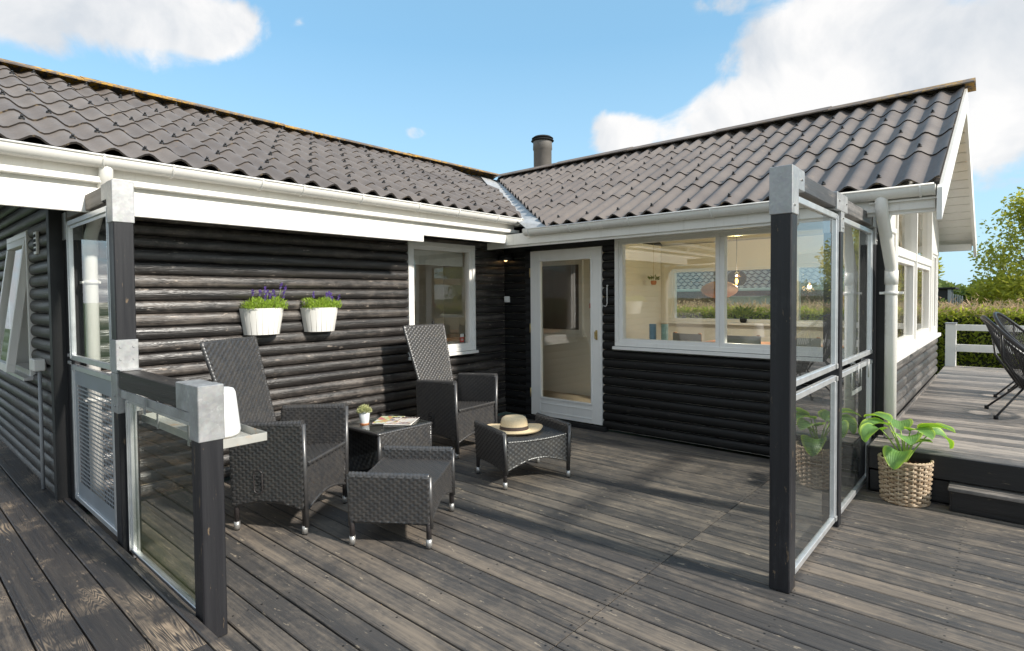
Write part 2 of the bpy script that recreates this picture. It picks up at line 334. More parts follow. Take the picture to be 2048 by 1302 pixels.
# ------------------------------------------------------------------ mesh helpers
class MB:
    def __init__(s): s.v = []; s.f = []; s.m = []; s.s = []; s.uv = {}
    def add(s, vs, fs, mi=0, sm=False):
        b = len(s.v); s.v += [tuple(v) for v in vs]
        for f in fs: s.f.append(tuple(b+i for i in f)); s.m.append(mi); s.s.append(sm)
        return b
    def box(s, x0, x1, y0, y1, z0, z1, mi=0):
        if x0 > x1: x0, x1 = x1, x0
        if y0 > y1: y0, y1 = y1, y0
        if z0 > z1: z0, z1 = z1, z0
        s.add([(x0,y0,z0),(x1,y0,z0),(x1,y1,z0),(x0,y1,z0),(x0,y0,z1),(x1,y0,z1),(x1,y1,z1),(x0,y1,z1)],
              [(3,2,1,0),(4,5,6,7),(0,1,5,4),(1,2,6,5),(2,3,7,6),(3,0,4,7)], mi); return s
    def cbox(s, x0, x1, y0, y1, z0, z1, c=.004, mi=0):
        """box with chamfered edges"""
        X = (x0, x0+c, x1-c, x1); Y = (y0, y0+c, y1-c, y1); Z = (z0, z0+c, z1-c, z1)
        bm = bmesh.new(); bmesh.ops.create_cube(bm, size=1)
        for v in bm.verts:
            v.co = ((x0+x1)/2+v.co.x*(x1-x0), (y0+y1)/2+v.co.y*(y1-y0), (z0+z1)/2+v.co.z*(z1-z0))
        bmesh.ops.bevel(bm, geom=bm.edges[:], offset=c, segments=1, affect='EDGES')
        bm.verts.index_update()
        s.add([v.co[:] for v in bm.verts], [[v.index for v in f.verts] for f in bm.faces], mi); bm.free(); return s
    def prism(s, poly, axis, a, b, mi=0, sm=False, caps=True):
        """extrude a 2-D polygon; axis x: poly=(y,z); y: (x,z); z: (x,y)"""
        def P(p, t): return (t, p[0], p[1]) if axis == 'x' else (p[0], t, p[1]) if axis == 'y' else (p[0], p[1], t)
        n = len(poly); vs = [P(p, a) for p in poly]+[P(p, b) for p in poly]
        s.add(vs, [(i, (i+1) % n, n+(i+1) % n, n+i) for i in range(n)], mi, sm)
        if caps: s.add(vs, [tuple(range(n))[::-1], tuple(range(n, 2*n))], mi)
        return s
    def tube(s, pts, r, n=8, mi=0, cap=True, closed=False, sm=True):
        pts = [Vector(p) for p in pts]; N = len(pts); rs = r if hasattr(r, '__len__') else [r]*N
        up = None; vs = []
        for i, p in enumerate(pts):
            a = pts[i-1] if (i or closed) else p; b = pts[(i+1) % N] if (i < N-1 or closed) else p
            d = (b-a); d = d.normalized() if d.length > 1e-9 else Vector((0, 0, 1))
            if up is None: up = d.orthogonal().normalized()
            up = (up-d*up.dot(d)); up = up.normalized() if up.length > 1e-6 else d.orthogonal().normalized()
            w_ = d.cross(up)
            for k in range(n):
                t = 2*pi*k/n; vs.append(p+(up*cos(t)+w_*sin(t))*rs[i])
        fs = [(i*n+k, i*n+(k+1) % n, (i+1)*n+(k+1) % n, (i+1)*n+k) for i in range(N-1) for k in range(n)]
        if closed: fs += [((N-1)*n+k, (N-1)*n+(k+1) % n, (k+1) % n, k) for k in range(n)]
        b = s.add(vs, fs, mi, sm)
        if cap and not closed:
            s.f += [tuple(b+k for k in range(n))[::-1], tuple(b+(N-1)*n+k for k in range(n))]; s.m += [mi]*2; s.s += [False]*2
        return s
    def lathe(s, prof, n=24, c=(0, 0, 0), mi=0, a0=0, a1=2*pi, sm=True, sx=1, sy=1):
        full = abs(a1-a0-2*pi) < 1e-6; K = n if full else n+1
        vs = [(c[0]+r*cos(a0+(a1-a0)*k/n)*sx, c[1]+r*sin(a0+(a1-a0)*k/n)*sy, c[2]+z) for r, z in prof for k in range(K)]
        fs = []
        for i in range(len(prof)-1):
            for k in range(n):
                k2 = (k+1) % K
                fs.append((i*K+k, i*K+k2, (i+1)*K+k2, (i+1)*K+k))
        s.add(vs, fs, mi, sm); return s
    def grid(s, fn, nu, nv, mi=0, sm=True):
        vs = [fn(i/nu, j/nv) for j in range(nv+1) for i in range(nu+1)]
        fs = [(j*(nu+1)+i, j*(nu+1)+i+1, (j+1)*(nu+1)+i+1, (j+1)*(nu+1)+i) for j in range(nv) for i in range(nu)]
        s.add(vs, fs, mi, sm); return s
    def weave(s, fn, U, V, cu=.052, cv=.0195, amp=.011, lo=None, hi=None, mi=0):
        """woven strands over surface fn(u,v)->(pos, normal), u in 0..U, v in 0..V metres"""
        nr = max(1, round(V/cv)); ncol = max(1, round(U/cu)); K = 8
        us = [U*i/(ncol*K) for i in range(ncol*K+1)]
        vs = []; nv = nr*2
        for j in range(nv+1):
            v = V*j/nv; row = min(j//2, nr-1)
            for i, u in enumerate(us):
                h = 0.0
                if j % 2: h = amp*abs(sin(pi*(i/K+.5*(row % 2))))**.8
                else: h = -.001
                vv = v
                if lo: vv = max(vv, lo(u))
                if hi: vv = min(vv, hi(u))
                if vv != v: h *= .3
                p, n = fn(u, vv); vs.append(Vector(p)+Vector(n)*h)
        W = len(us)
        fs = []
        for j in range(nv):
            for i in range(W-1):
                a = (j*W+i, j*W+i+1, (j+1)*W+i+1, (j+1)*W+i)
                if (vs[a[0]]-vs[a[3]]).length < 1e-5 and (vs[a[1]]-vs[a[2]]).length < 1e-5: continue
                fs.append(a)
        s.add(vs, fs, mi, True); return s
    def braid(s, pts, r=.012, pitch=.024):
        """plaited edge: a tube that swells with each strand"""
        pts = [Vector(p) for p in pts]; out = []; L = 0
        for a, b in zip(pts, pts[1:]):
            n = max(1, round((b-a).length/(pitch/3)))
            for i in range(n): out.append(a+(b-a)*i/n)
        out.append(pts[-1])
        s.tube(out, [r*(1+.09*cos(2*pi*i/3)) for i in range(len(out))], 7); return s
    def mesh(s, name, mats):
        me = bpy.data.meshes.new(name); me.from_pydata(s.v, [], s.f); 
        for m in (mats if isinstance(mats, (list, tuple)) else [mats]): me.materials.append(m)
        me.polygons.foreach_set('material_index', s.m); me.polygons.foreach_set('use_smooth', s.s)
        me.update(); return me
    def build(s, name, mats, parent=None, **tags):
        o = bpy.data.objects.new(name, s.mesh(name, mats)); COL.objects.link(o)
        if parent: o.parent = parent; o.location = -wloc(parent)
        for k, v in tags.items(): o[k] = v
        return o
WL = {}
def wloc(o): return WL.get(o.name, Vector((0, 0, 0))) if o.parent is None else Vector((0, 0, 0))
def thing(name, label, cat, loc=(0, 0, 0), group=None, kind=None, rz=0, local=False):
    """an Empty at the base of a thing; parts are given in world coordinates unless local"""
    o = bpy.data.objects.new(name, None); COL.objects.link(o); o.location = loc; o.rotation_euler.z = rz; o.empty_display_size = .1
    WL[o.name] = Vector((0, 0, 0)) if local else Vector(loc)
    if kind: o['kind'] = kind
    else: o['label'] = label; o['category'] = cat
    if group: o['group'] = group
    return o
def tag(o, label, cat, group=None):
    o['label'] = label; o['category'] = cat
    if group: o['group'] = group
    return o
def inst(name, me, parent, loc=(0, 0, 0), rot=(0, 0, 0), scale=(1, 1, 1)):
    o = bpy.data.objects.new(name, me); COL.objects.link(o); o.parent = parent
    o.location = Vector(loc)-wloc(parent); o.rotation_euler = rot; o.scale = scale; return o
def copy_thing(root, loc, rz, label):
    def cp(o, par):
        c = o.copy(); COL.objects.link(c); c.parent = par
        for ch in [k for k in o.children]: cp(ch, c)
        return c
    r = cp(root, None); r.location = loc; r.rotation_euler.z = rz; r['label'] = label; WL[r.name] = Vector((0, 0, 0))
    return r

# ================================================================== GROUND
g = MB(); g.add([(-900, -900, -.35), (900, -900, -.35), (900, 1500, -.35), (-900, 1500, -.35)], [(0, 1, 2, 3)])
g.build('ground', M_GRASS)['kind'] = 'structure'

# ================================================================== DECKS
PITCH_D = .1409
def board_mesh(L, W, t=.028, c=.004, m=None, name='deck_board', ax='x'):
    p = [(-W/2, -t), (W/2, -t), (W/2, -c), (W/2-c, 0), (-W/2+c, 0), (-W/2, -c)]
    b = MB(); b.prism(p, ax, 0, L); return b.mesh(name, m)
deck = thing('main_deck', '', '', kind='structure')
y0 = -.003
sub = MB(); sub.box(.04, 9.5, -8.5, .0, -.34, -.034); sub.build('joist_frame', M_BLACK, deck)
bA = board_mesh(3.443-.03, PITCH_D-.009, m=M_DECK); bB = board_mesh(6.0, PITCH_D-.009, m=M_DECK)
bC = board_mesh(5.1, PITCH_D-.009, m=M_DECK)
rg = random.Random(3)
k = 0; y = -.003-PITCH_D/2
while y > -7.6:
    dz = rg.uniform(-.0015, .0015)
    if y > -4.47: inst('deck_board', bA, deck, (.03, y, dz), (rg.uniform(-.004, .004), 0, 0))
    else: inst('deck_board', board_mesh(3.443-.6, PITCH_D-.009, m=M_DECK) if k % 2 else board_mesh(2.0, PITCH_D-.009, m=M_DECK), deck, (.6 if k % 2 else 1.443, y, dz))
    inst('deck_board', bB, deck, (3.449, y, rg.uniform(-.0015, .0015)), (rg.uniform(-.004, .004), 0, 0))
    y -= PITCH_D; k += 1
b = MB()
for kk in range(46):
    yy = -.003-PITCH_D/2-kk*PITCH_D
    for xx in (.35, .95, 1.55, 2.15, 2.75, 3.415, 3.485, 4.1, 4.7, 5.3, 5.9):
        if yy < -4.4 and xx < 3.2: continue
        for d_ in (-.038, .038):
            X_, Y_ = xx+rg.uniform(-.006, .006), yy+d_+rg.uniform(-.004, .004); b.add([(X_+.0055*cos(a*pi/3), Y_+.0055*sin(a*pi/3), .0012) for a in range(6)], [(0, 1, 2, 3, 4, 5)])
o = b.build('deck_screw', M_DARK, deck); o['kind'] = 'stuff'
# upper deck
ud = thing('upper_deck', '', '', kind='structure')
UZ = .36
b = MB(); b.box(4.16, 9.4, -.40, 6.0, -.2, UZ-.032); b.build('joist_frame', M_BLACK, ud)
um = board_mesh(5.3, .140, m=M_DECKU)
for i in range(44):
    y = -.37+.146*i
    inst('deck_board', um, ud, (4.14 if y > -.02 else 4.115, y, UZ+rg.uniform(-.001, .001)))
MB().cbox(4.115, 9.4, -.462, -.442, UZ-.17, UZ-.004, .003).build('front_board', M_STEPF, ud)
MB().cbox(4.115, 9.4, -.435, -.415, .02, UZ-.185, .003).build('front_board', M_STEPF, ud)
MB().cbox(4.095, 4.113, -.455, -.03, .02, UZ-.004, .003).build('end_board', M_STEPF, ud)
MB().cbox(4.14, 4.165, .3, 4.3, UZ+.002, UZ+.03, .003).build('edge_strip', M_DECKU, ud)
# side deck (left)
sd = thing('side_deck', '', '', kind='structure')
b = MB(); b.box(-6, 3.3, -8.2, -4.56, -.34, .068); b.build('joist_frame', M_BLACK, sd)
sm_a = board_mesh(8.6, .150, m=M_DECKS)
sm_b = board_mesh(6.15, .150, m=M_DECKS); sm_c = board_mesh(2.6, .150, m=M_DECKS)
ys = -4.638
for i in range(20):
    if i % 2 == 0: inst('deck_board', sm_b, sd, (-3.7, ys, .10)); inst('deck_board', sm_c, sd, (2.455, ys, .10))
    else: inst('deck_board', sm_a, sd, (-3.7, ys, .10))
    ys -= .157
MB().cbox(-.13, 3.25, -4.558, -4.518, -.02, .106, .006).build('edge_strip', M_DECKS, sd)
# step
st = thing('deck_step', 'low black wooden step against the raised deck, beside the rattan basket', 'step', (4.6, -.56, 0))
MB().cbox(4.615, 6.4, -.548, -.520, .003, .146, .003).build('riser', M_STEPF, st)
MB().cbox(4.605, 4.625, -.545, -.27, .003, .146, .003).build('side_board', M_STEPF, st)
for i, yy in enumerate((-.512, -.36)): MB().cbox(4.598, 6.4, yy-.072+(0), yy+.072, .150, .178, .004).build('tread', M_DECKU if i else M_DECKU, st)

# ================================================================== HOUSE
H = thing('summer_house', 'low black log summer house with brown corrugated roof and white windows', 'house', (0, 0, 0))
LP = .0985
def log_mesh(L, mat_, name='log'):
    """half-round log siding, axis +x, bulging to -y; chamfer ends"""
    n = 10; b = MB(); h = LP
    prof = [(.0, -h/2+.001)]
    for i in range(n+1):
        a = -pi/2+pi*i/n
        prof.append((-.006-.034*cos(a)**.8 if abs(cos(a)) > 1e-6 else -.008, sin(a)*(h/2-.003)))
    prof.append((.0, h/2-.001))
    vs = [(0, p[0], p[1]) for p in prof]+[(L, p[0], p[1]) for p in prof]; K = len(prof)
    b.add(vs, [(i, K+i, K+i+1, i+1) for i in range(K-1)], 0, True)
    b.add(vs, [tuple(range(K)), tuple(range(2*K-1, K-1, -1))], 0)
    return b.mesh(name, mat_)
_lc = {}
def logs(plane, coord, a0, a1, z0, z1, m, openings=(), zoff=0.0):
    """courses of logs over a wall; plane 'y' faces -y, 'x' faces +x"""
    k = math.ceil((z0-.0245-zoff)/LP)
    while True:
        zc_ = .0245+zoff+(k+.5)*LP; k += 1
        if zc_+LP*.4 > z1: break
        if zc_-LP*.6 < z0: pass
        segs = [(a0, a1)]
        for (p0, p1, q0, q1) in openings:
            if q0 < zc_ < q1:
                ns = []
                for s0, s1 in segs:
                    if p1 <= s0 or p0 >= s1: ns.append((s0, s1)); continue
                    if p0 > s0+.02: ns.append((s0, p0))
                    if p1 < s1-.02: ns.append((p1, s1))
                segs = ns
        for s0, s1 in segs:
            key = (round(s1-s0, 3), m.name)
            if key not in _lc: _lc[key] = log_mesh(s1-s0, m)
            if plane == 'y': inst('log', _lc[key], H, (s0, coord, zc_))
            else: inst('log', _lc[key], H, (coord, s0, zc_), (0, 0, pi/2))
def ring(MBo, f, a0, a1, z0, z1, wd, n0, n1):
    """rectangular frame of four butted bars"""
    f(MBo, a0, a1, n0, n1, z0, z0+wd); f(MBo, a0, a1, n0, n1, z1-wd, z1)
    f(MBo, a0, a0+wd, n0, n1, z0+wd, z1-wd); f(MBo, a1-wd, a1, n0, n1, z0+wd, z1-wd)
def boxf(plane, coord):
    def f(b, a0, a1, n0, n1, z0, z1, c=.003):
        if plane == 'y': b.cbox(a0, a1, coord-n1, coord-n0, z0, z1, c)
        else: b.cbox(coord+n0, coord+n1, a0, a1, z0, z1, c)
    return f
def window(plane, coord, a0, a1, z0, z1, panes, sill=True, cas=.045, glass=None, wm=None):
    f = boxf(plane, coord); glass = glass or M_GLASS
    b = MB(); ring(b, f, a0, a1, z0, z1, cas, -.10, .045)
    wo = b.build('window', wm or M_WHITE2, H)
    for (p0, p1, q0, q1) in panes:
        s = MB(); ring(s, f, p0, p1, q0, q1, .042, -.05, .030); s.build('sash', M_WHITE2, wo)
        g_ = MB(); f(g_, p0+.038, p1-.038, -.012, -.004, q0+.038, q1-.038, .001); g_.build('pane', glass, wo)
    if sill:
        s = MB(); f(s, a0-.015, a1+.015, .01, .075, z0-.038, z0-.004); s.build('sill', M_WHITE2, wo)
    return wo
def wall_core(plane, coord, a0, a1, z0, z1, openings, t=.12, m=None, inner=M_INW):
    """inner wall slab behind the logs, with real openings"""
    f = boxf(plane, coord); xs = sorted({a0, a1, *[o[0] for o in openings], *[o[1] for o in openings]})
    b = MB()
    for s0, s1 in zip(xs, xs[1:]):
        if s1-s0 < 1e-4: continue
        zz = z0
        for o in sorted([o for o in openings if o[0] < (s0+s1)/2 < o[1]], key=lambda o: o[2]):
            if o[2] > zz: f(b, s0, s1, -t, -.004, zz, o[2], .0005)
            zz = o[3]
        if zz < z1: f(b, s0, s1, -t, -.004, zz, z1, .0005)
    b.build('inner_wall', inner, H)
# --- wing L front wall (x=0)
WLo = (-1.585, -.572, .875, 2.13)
wall_core('x', 0, -4.42, -.0, .02, 2.42, [WLo])
MB().box(-.003, 0, -4.42, -.56, 0.02, .87).box(-.003, 0, -4.42, -1.6, .88, 2.4).build('wall_membrane', M_BLACK, H)
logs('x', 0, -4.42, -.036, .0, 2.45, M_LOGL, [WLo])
window('x', .0, *WLo, [(-1.54, -.617, .92, 2.085)])
# --- wing R front wall (y=0)
DOo = (.474, 1.496, 0, 2.085); WRo = (1.655, 3.93, .965, 2.15)
wall_core('y', 0, .0, 4.12, .02, 2.42, [(DOo[0], DOo[1], .02, DOo[3]), WRo])
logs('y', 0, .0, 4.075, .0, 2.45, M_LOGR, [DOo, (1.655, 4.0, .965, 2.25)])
MB().cbox(1.50, 1.655, -.034, -.004, 2.10, 2.25, .002).cbox(1.655, 4.08, -.040, -.004, 2.15, 2.24, .002).build('window_head_board', M_WHITE2, H)
window('y', 0, *WRo, [(1.70, 2.805, 1.005, 2.11), (2.807, 3.90, 1.005, 2.11)])
# --- end wall of wing L (faces -y)
EWo = (-1.95, -1.03, .90, 2.07)
wall_core('y', -4.53+.002, -5.2, -.13, -.02, 2.42, [EWo])
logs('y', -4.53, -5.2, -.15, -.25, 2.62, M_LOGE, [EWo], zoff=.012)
MB().cbox(-.205, -.120, -4.59, -4.44, -.2, 2.45, .004).build('corner_board', M_DARK, H)
MB().cbox(-.12, .035, -4.405, -4.385, -.05, 2.4, .004).build('corner_board', M_DARK, H)
b = MB(); fE = boxf('y', -4.53); ring(b, fE, EWo[0], EWo[1], EWo[2], EWo[3], .045, -.10, .05); we = b.build('window', M_WHITE2, H)
# top hung sash pushed open at the bottom
sash = MB(); s2 = MB(); tilt = radians(7.5)
def rotf(bm_, a0, a1, n0, n1, z0, z1, c=.003):
    t = MB(); t.cbox(a0, a1, -n1, -n0, z0, z1, c)
    zt = EWo[3]-.05; 
    vs = [(x, -4.545+(yy)*cos(tilt)+(zz-zt)*sin(tilt), zt+(zz-zt)*cos(tilt)-(yy)*sin(tilt)) for x, yy, zz in t.v]
    bm_.add(vs, t.f)
ring(sash, rotf, EWo[0]+.05, EWo[1]-.05, EWo[2]+.03, EWo[3]-.05, .06, -.02, .035); sash.build('sash', M_WHITE2, we)
rotf(s2, EWo[0]+.105, EWo[1]-.105, .0, .008, EWo[2]+.085, EWo[3]-.105, .001); s2.build('pane', M_GLASS, we)
s2 = MB(); fE(s2, EWo[0]-.02, EWo[1]+.04, .01, .10, EWo[2]-.03, EWo[2]); s2.build('sill', M_ALU, we)
# --- gable wall of wing R (faces +x)
GX = 4.125
main = (.42, 3.34, .98, 3.45); case = (-.0, .38, .98, 2.06); nar = (3.40, 4.14, .98, 2.06)
wall_core('x', GX, .02, 4.28, .2, 2.30, [(.02, .38, .98, 2.06), (.42, 3.34, .98, 2.30), nar])
logs('x', GX, .03, 4.30, .36, .97, M_LOGG)
logs('x', GX, 4.145, 4.30, .97, 2.10, M_LOGG)
MB().box(GX-.003, GX, .02, 4.29, .2, .97).build('wall_membrane', M_BLACK, H)
RS = .515; LS = .46
def zR(y): return 2.285+RS*(y+.5)
def zL(x): return 2.455-LS*(x-.5)
f = boxf('x', GX)
# white gable panels either side of the tall glazing (vertical boards)
yb = .02
while yb < 4.27:
    if not (.42 <= yb+.04 < 3.34):
        zt = min(zR(yb), zR(4.3-yb-.1))-.09
        MB().cbox(GX-.02, GX+.035, yb, yb+.088, 2.065, zt, .004).build('gable_board', M_WHITE, H)
    yb += .092
b = MB(); 
for (c0, c1) in ((.42, .475), (3.285, 3.34)):
    b.prism([(c0, .98), (c1, .98), (c1, min(zR(c1), zR(4.3-c1))-.12), (c0, min(zR(c0), zR(4.3-c0))-.12)], 'x', GX-.08, GX+.045)
for (c0, c1) in ((1.745, 1.80), ):
    b.prism([(c0, .98), (c1, .98), (c1, zR(c1)-.12), (c0, zR(c0)-.12)], 'x', GX-.08, GX+.05)
f(b, .475, 1.745, -.08, .045, .98, 1.03); f(b, 1.80, 3.285, -.08, .045, .98, 1.03)
f(b, .475, 1.745, -.08, .045, 1.84, 1.92); f(b, 1.80, 3.285, -.08, .045, 1.84, 1.92)
gw = b.build('window', M_WHITE2, H)
for (p0, p1) in ((.475, 1.745), (1.80, 3.285)):
    s = MB(); ring(s, f, p0, p1, 1.03, 1.84, .05, -.05, .030); s.build('sash', M_WHITE2, gw)
    s = MB(); f(s, p0+.045, p1-.045, -.012, -.004, 1.075, 1.795, .001); s.build('pane', M_GLASS, gw)
    s = MB(); ap = 2.15
    top = [(p1, min(zR(p1), zR(4.3-p1))-.14)]+([(ap, zR(ap)-.14)] if p0 < ap < p1 else [])+[(p0, min(zR(p0), zR(4.3-p0))-.14)]
    s.prism([(p0, 1.92), (p1, 1.92)]+top, 'x', GX-.012, GX-.004); s.build('pane', M_GLASS, gw)
s = MB(); f(s, -.02, 4.16, .01, .085, .935, .978); s.build('sill', M_WHITE2, gw)
window('x', GX, .02, .395, .982, 2.06, [(.06, .355, 1.03, 2.02)], sill=False)
window('x', GX, 3.40, 4.14, .982, 2.06, [(3.44, 3.76, 1.03, 2.02), (3.77, 4.10, 1.03, 2.02)], sill=False)
MB().cbox(4.08, 4.155, -.045, .018, .0, 2.30, .004).build('corner_board', M_DARK, H)
MB().cbox(4.03, 4.079, -.060, -.037, .0, 2.20, .004).build('corner_board', M_DARK, H)
# --- back wall of wing R with far windows, hidden walls, floors
FWo = (.30, 3.7, 1.06, 1.98)
wall_core('y', 4.30, .05, 4.11, .05, 2.42, [FWo], t=-.12)
f = boxf('y', 4.30); b = MB()
ring(b, f, FWo[0], FWo[1], FWo[2], FWo[3], .05, .0, .10)
for xm in (1.17, 2.35): f(b, xm, xm+.07, .0, .10, FWo[2]+.05, FWo[3]-.05)
fw = b.build('window', M_WHITE2, H)
for (p0, p1) in ((.35, 1.17), (1.24, 2.35), (2.42, 3.65)):
    s = MB(); f(s, p0, p1, .02, .028, FWo[2]+.05, FWo[3]-.05, .001); s.build('pane', M_GLASS, fw)
s = MB(); f(s, .2, 3.9, .125, .30, 1.02, 1.055); s.build('sill', M_WHITE2, fw)
MB().box(.02, 4.10, .13, 4.17, .03, .12).box(-2.5, .02, -4.3, 1.3, .03, .12).build('interior_floor', M_INF, H)
MB().box(.03, .10, 1.25, 4.17, .12, 2.42).build('inner_wall', M_INW, H)
MB().box(-2.5, .74, 1.20, 1.25, .12, 2.42).build('inner_wall', M_INW, H)
MB().box(-2.55, -2.5, -4.4, 1.25, .12, 2.42).build('inner_wall', M_INW, H)
MB().box(-2.5, .02, -4.4, 1.2, 2.36, 2.40).box(.0, .74, .13, 1.2, 2.36, 2.40).build('ceiling', M_INW, H)
# partition window seen through the door
b = MB(); f = boxf('y', 1.20); ring(b, f, -.55, .42, .98, 2.02, .06, 0, .05)
wi = b.build('window', M_WHITE2, H); s = MB(); f(s, -.49, .36, .002, .008, 1.04, 1.96, .001); s.build('pane', plain('curtained pane', (.16, .14, .12), .15), wi)
s = MB(); f(s, -.58, .45, 0, .08, .94, .978); s.build('sill', M_WHITE2, wi)

# --- door
do = MB(); fD = boxf('y', 0.0)
fD(do, .474, .62, .0, .052, .065, 2.062); fD(do, 1.365, 1.492, .0, .052, .065, 2.062)
fD(do, .62, 1.365, .0, .052, 1.945, 2.062); fD(do, .62, 1.365, .0, .052, .065, .285)
door = do.build('door', M_WHITE2, H)
s = MB(); ring(s, fD, .612, 1.373, .277, 1.953, .022, .052, .062); s.build('glazing_bead', M_WHITE2, door)
s = MB(); fD(s, .615, 1.37, .02, .028, .28, 1.95, .001); s.build('pane', M_GLASSD, door)
s = MB(); fD(s, .63, 1.355, .052, .057, .11, .125, .001); fD(s, .63, 1.355, .052, .057, .215, .23, .001); s.build('groove_strip', M_WHITE2, door)
s = MB(); fD(s, 1.415, 1.440, .052, .060, 1.02, 1.13, .002); fD(s, 1.418, 1.432, .06, .085, 1.035, 1.055, .002); fD(s, 1.418, 1.432, .06, .085, 1.095, 1.115, .002); fD(s, 1.42, 1.43, .078, .09, 1.035, 1.115, .002); s.build('handle', M_BRASS, door)
for zz in (.28, 1.07, 1.75):
    s = MB(); s.tube([(.467, -.048, zz), (.467, -.048, zz+.11)], .011, 8); s.build('hinge', M_BRASS, door)
MB().cbox(.40, 1.55, -.075, .0, .0, .052, .004).build('threshold', M_DARK, H)
MB().box(.38, .472, -.036, -.004, .05, 2.10).build('door_jamb', M_DARK, H)
MB().cbox(.02, 1.66, -.036, -.004, 2.068, 2.20, .004).build('door_head', M_DARK, H)

# --- roofs
def clipL(x): return -.255+(.527-x)*.8        # wing L sheets end here (y max)
def clipR(x): return -.556+(1.133-x)*.84      # wing R sheets start here (y min)
AMP = .026
def sheet_mesh(nw, pitch, L, name='roof_sheet', seg=8):
    """one course of a corrugated sheet: u along the eave (x), v up the slope (y), z out; lower lip thickened"""
    b = MB(); W = nw*pitch; N = nw*seg; th = .008; st = .011
    def zz(u): 
        c = cos(2*pi*u/pitch); return AMP*(c if c > 0 else c*.9)
    rows = ((0, st), (L+.03, -.002))
    top = [(W*i/N, v, zz(W*i/N)+h) for (v, h) in rows for i in range(N+1)]
    b.add(top, [(i, i+1, N+2+i, N+1+i) for i in range(N)], 0, True)
    lip = [(W*i/N, 0, zz(W*i/N)+st) for i in range(N+1)]+[(W*i/N, .001, zz(W*i/N)+st-th-.006) for i in range(N+1)]+[(W*i/N, L*.6, zz(W*i/N)-th) for i in range(N+1)]
    b.add(lip, [(N+1+i, N+2+i, i+1, i) for i in range(N)]+[(2*N+2+i, 2*N+3+i, N+2+i, N+1+i) for i in range(N)], 1, False)
    e = [(0, 0, zz(0)+st), (0, L+.03, zz(0)-.002), (0, L+.03, zz(0)-th-.006), (0, 0, zz(0)+st-th-.006)]
    b.add(e, [(3, 2, 1, 0)], 1); b.add([(W, a[1], a[2]) for a in e], [(0, 1, 2, 3)], 1)
    return b
def clip_mesh(mb, Mx, co, no):
    bm = bmesh.new(); me = mb.mesh('roof_sheet', [M_TILE, M_EDGE]); bm.from_mesh(me); bm.transform(Mx)
    bmesh.ops.bisect_plane(bm, geom=bm.verts[:]+bm.edges[:]+bm.faces[:], plane_co=co, plane_no=no, clear_outer=True)
    n = len(bm.faces); bm.transform(Mx.inverted()); bm.to_mesh(me); bm.free(); return me if n else None
def lay(side, rows, a0, ncol, nw, pitch, clip=None):
    """rows: list of slope positions (bottom -> top) of course edges"""
    for ri, (s0, s1) in enumerate(zip(rows, rows[1:])):
        mb = sheet_mesh(nw, pitch, s1-s0); shared = mb.mesh('roof_sheet', [M_TILE, M_EDGE])
        for c in range(ncol):
            jit = (c % 2)*.003
            if side == 'L':      # slope rises to -x from x=.5; u runs along +y
                ang = math.atan(LS); o = Vector((.5-s0*cos(ang), a0+c*nw*pitch, 2.455+s0*sin(ang)))
                X, Y = Vector((0, 1, 0)), Vector((-cos(ang), 0, sin(ang)))
            elif side == 'R':    # rises to +y; u along +x
                ang = math.atan(RS); o = Vector((a0+c*nw*pitch, -.5+s0*cos(ang), 2.285+s0*sin(ang)))
                X, Y = Vector((1, 0, 0)), Vector((0, cos(ang), sin(ang)))
            else:                # back of wing R, u along -x
                ang = math.atan(RS); o = Vector((a0-c*nw*pitch, 4.8-s0*cos(ang), 2.285+s0*sin(ang)))
                X, Y = Vector((-1, 0, 0)), Vector((0, -cos(ang), sin(ang)))
            Z = X.cross(Y); Mx = Matrix((X, Y, Z)).transposed().to_4x4(); Mx.translation = o+Z*(.004+jit+rg.uniform(0, .002))
            me = shared
            if clip:
                co, no = clip; W = nw*pitch; L = s1-s0+.03
                d = [(Mx @ Vector((u, v, 0))-co).dot(no) for u in (0, W) for v in (0, L)]
                if min(d) > -.01: continue
                if max(d) > 0: me = clip_mesh(mb, Mx, co, no)
                if me is None: continue
            ob = bpy.data.objects.new('roof_sheet', me); COL.objects.link(ob); ob.parent = H; ob.matrix_local = Mx
aL = math.atan(LS); aR = math.atan(RS)
sL = [-.0, .335, .72, 1.105, 1.49, 1.875, 2.26, 2.62, 2.90]
noL = Vector((.8, 1, 0)).normalized(); coL = Vector((.527, -.255, 0))
lay('L', sL, -3.95-1.2*2+.1-.1, 6, 6, .2, (coL, noL))
yR = [-.5, .115, .60, 1.10, 1.59, 2.06]
sR = [(y_+.5)/cos(aR) for y_ in yR]+[2.64/cos(aR)]
noR = Vector((-.84, -1, 0)).normalized(); coR = Vector((1.133, -.556, 0))
lay('R', sR, 4.525-1.116*6, 6, 6, .186, (coR, noR))
lay('B', [(y_+.5)/cos(aR) for y_ in yR]+[2.64/cos(aR)], 4.525, 1, 6, .186)
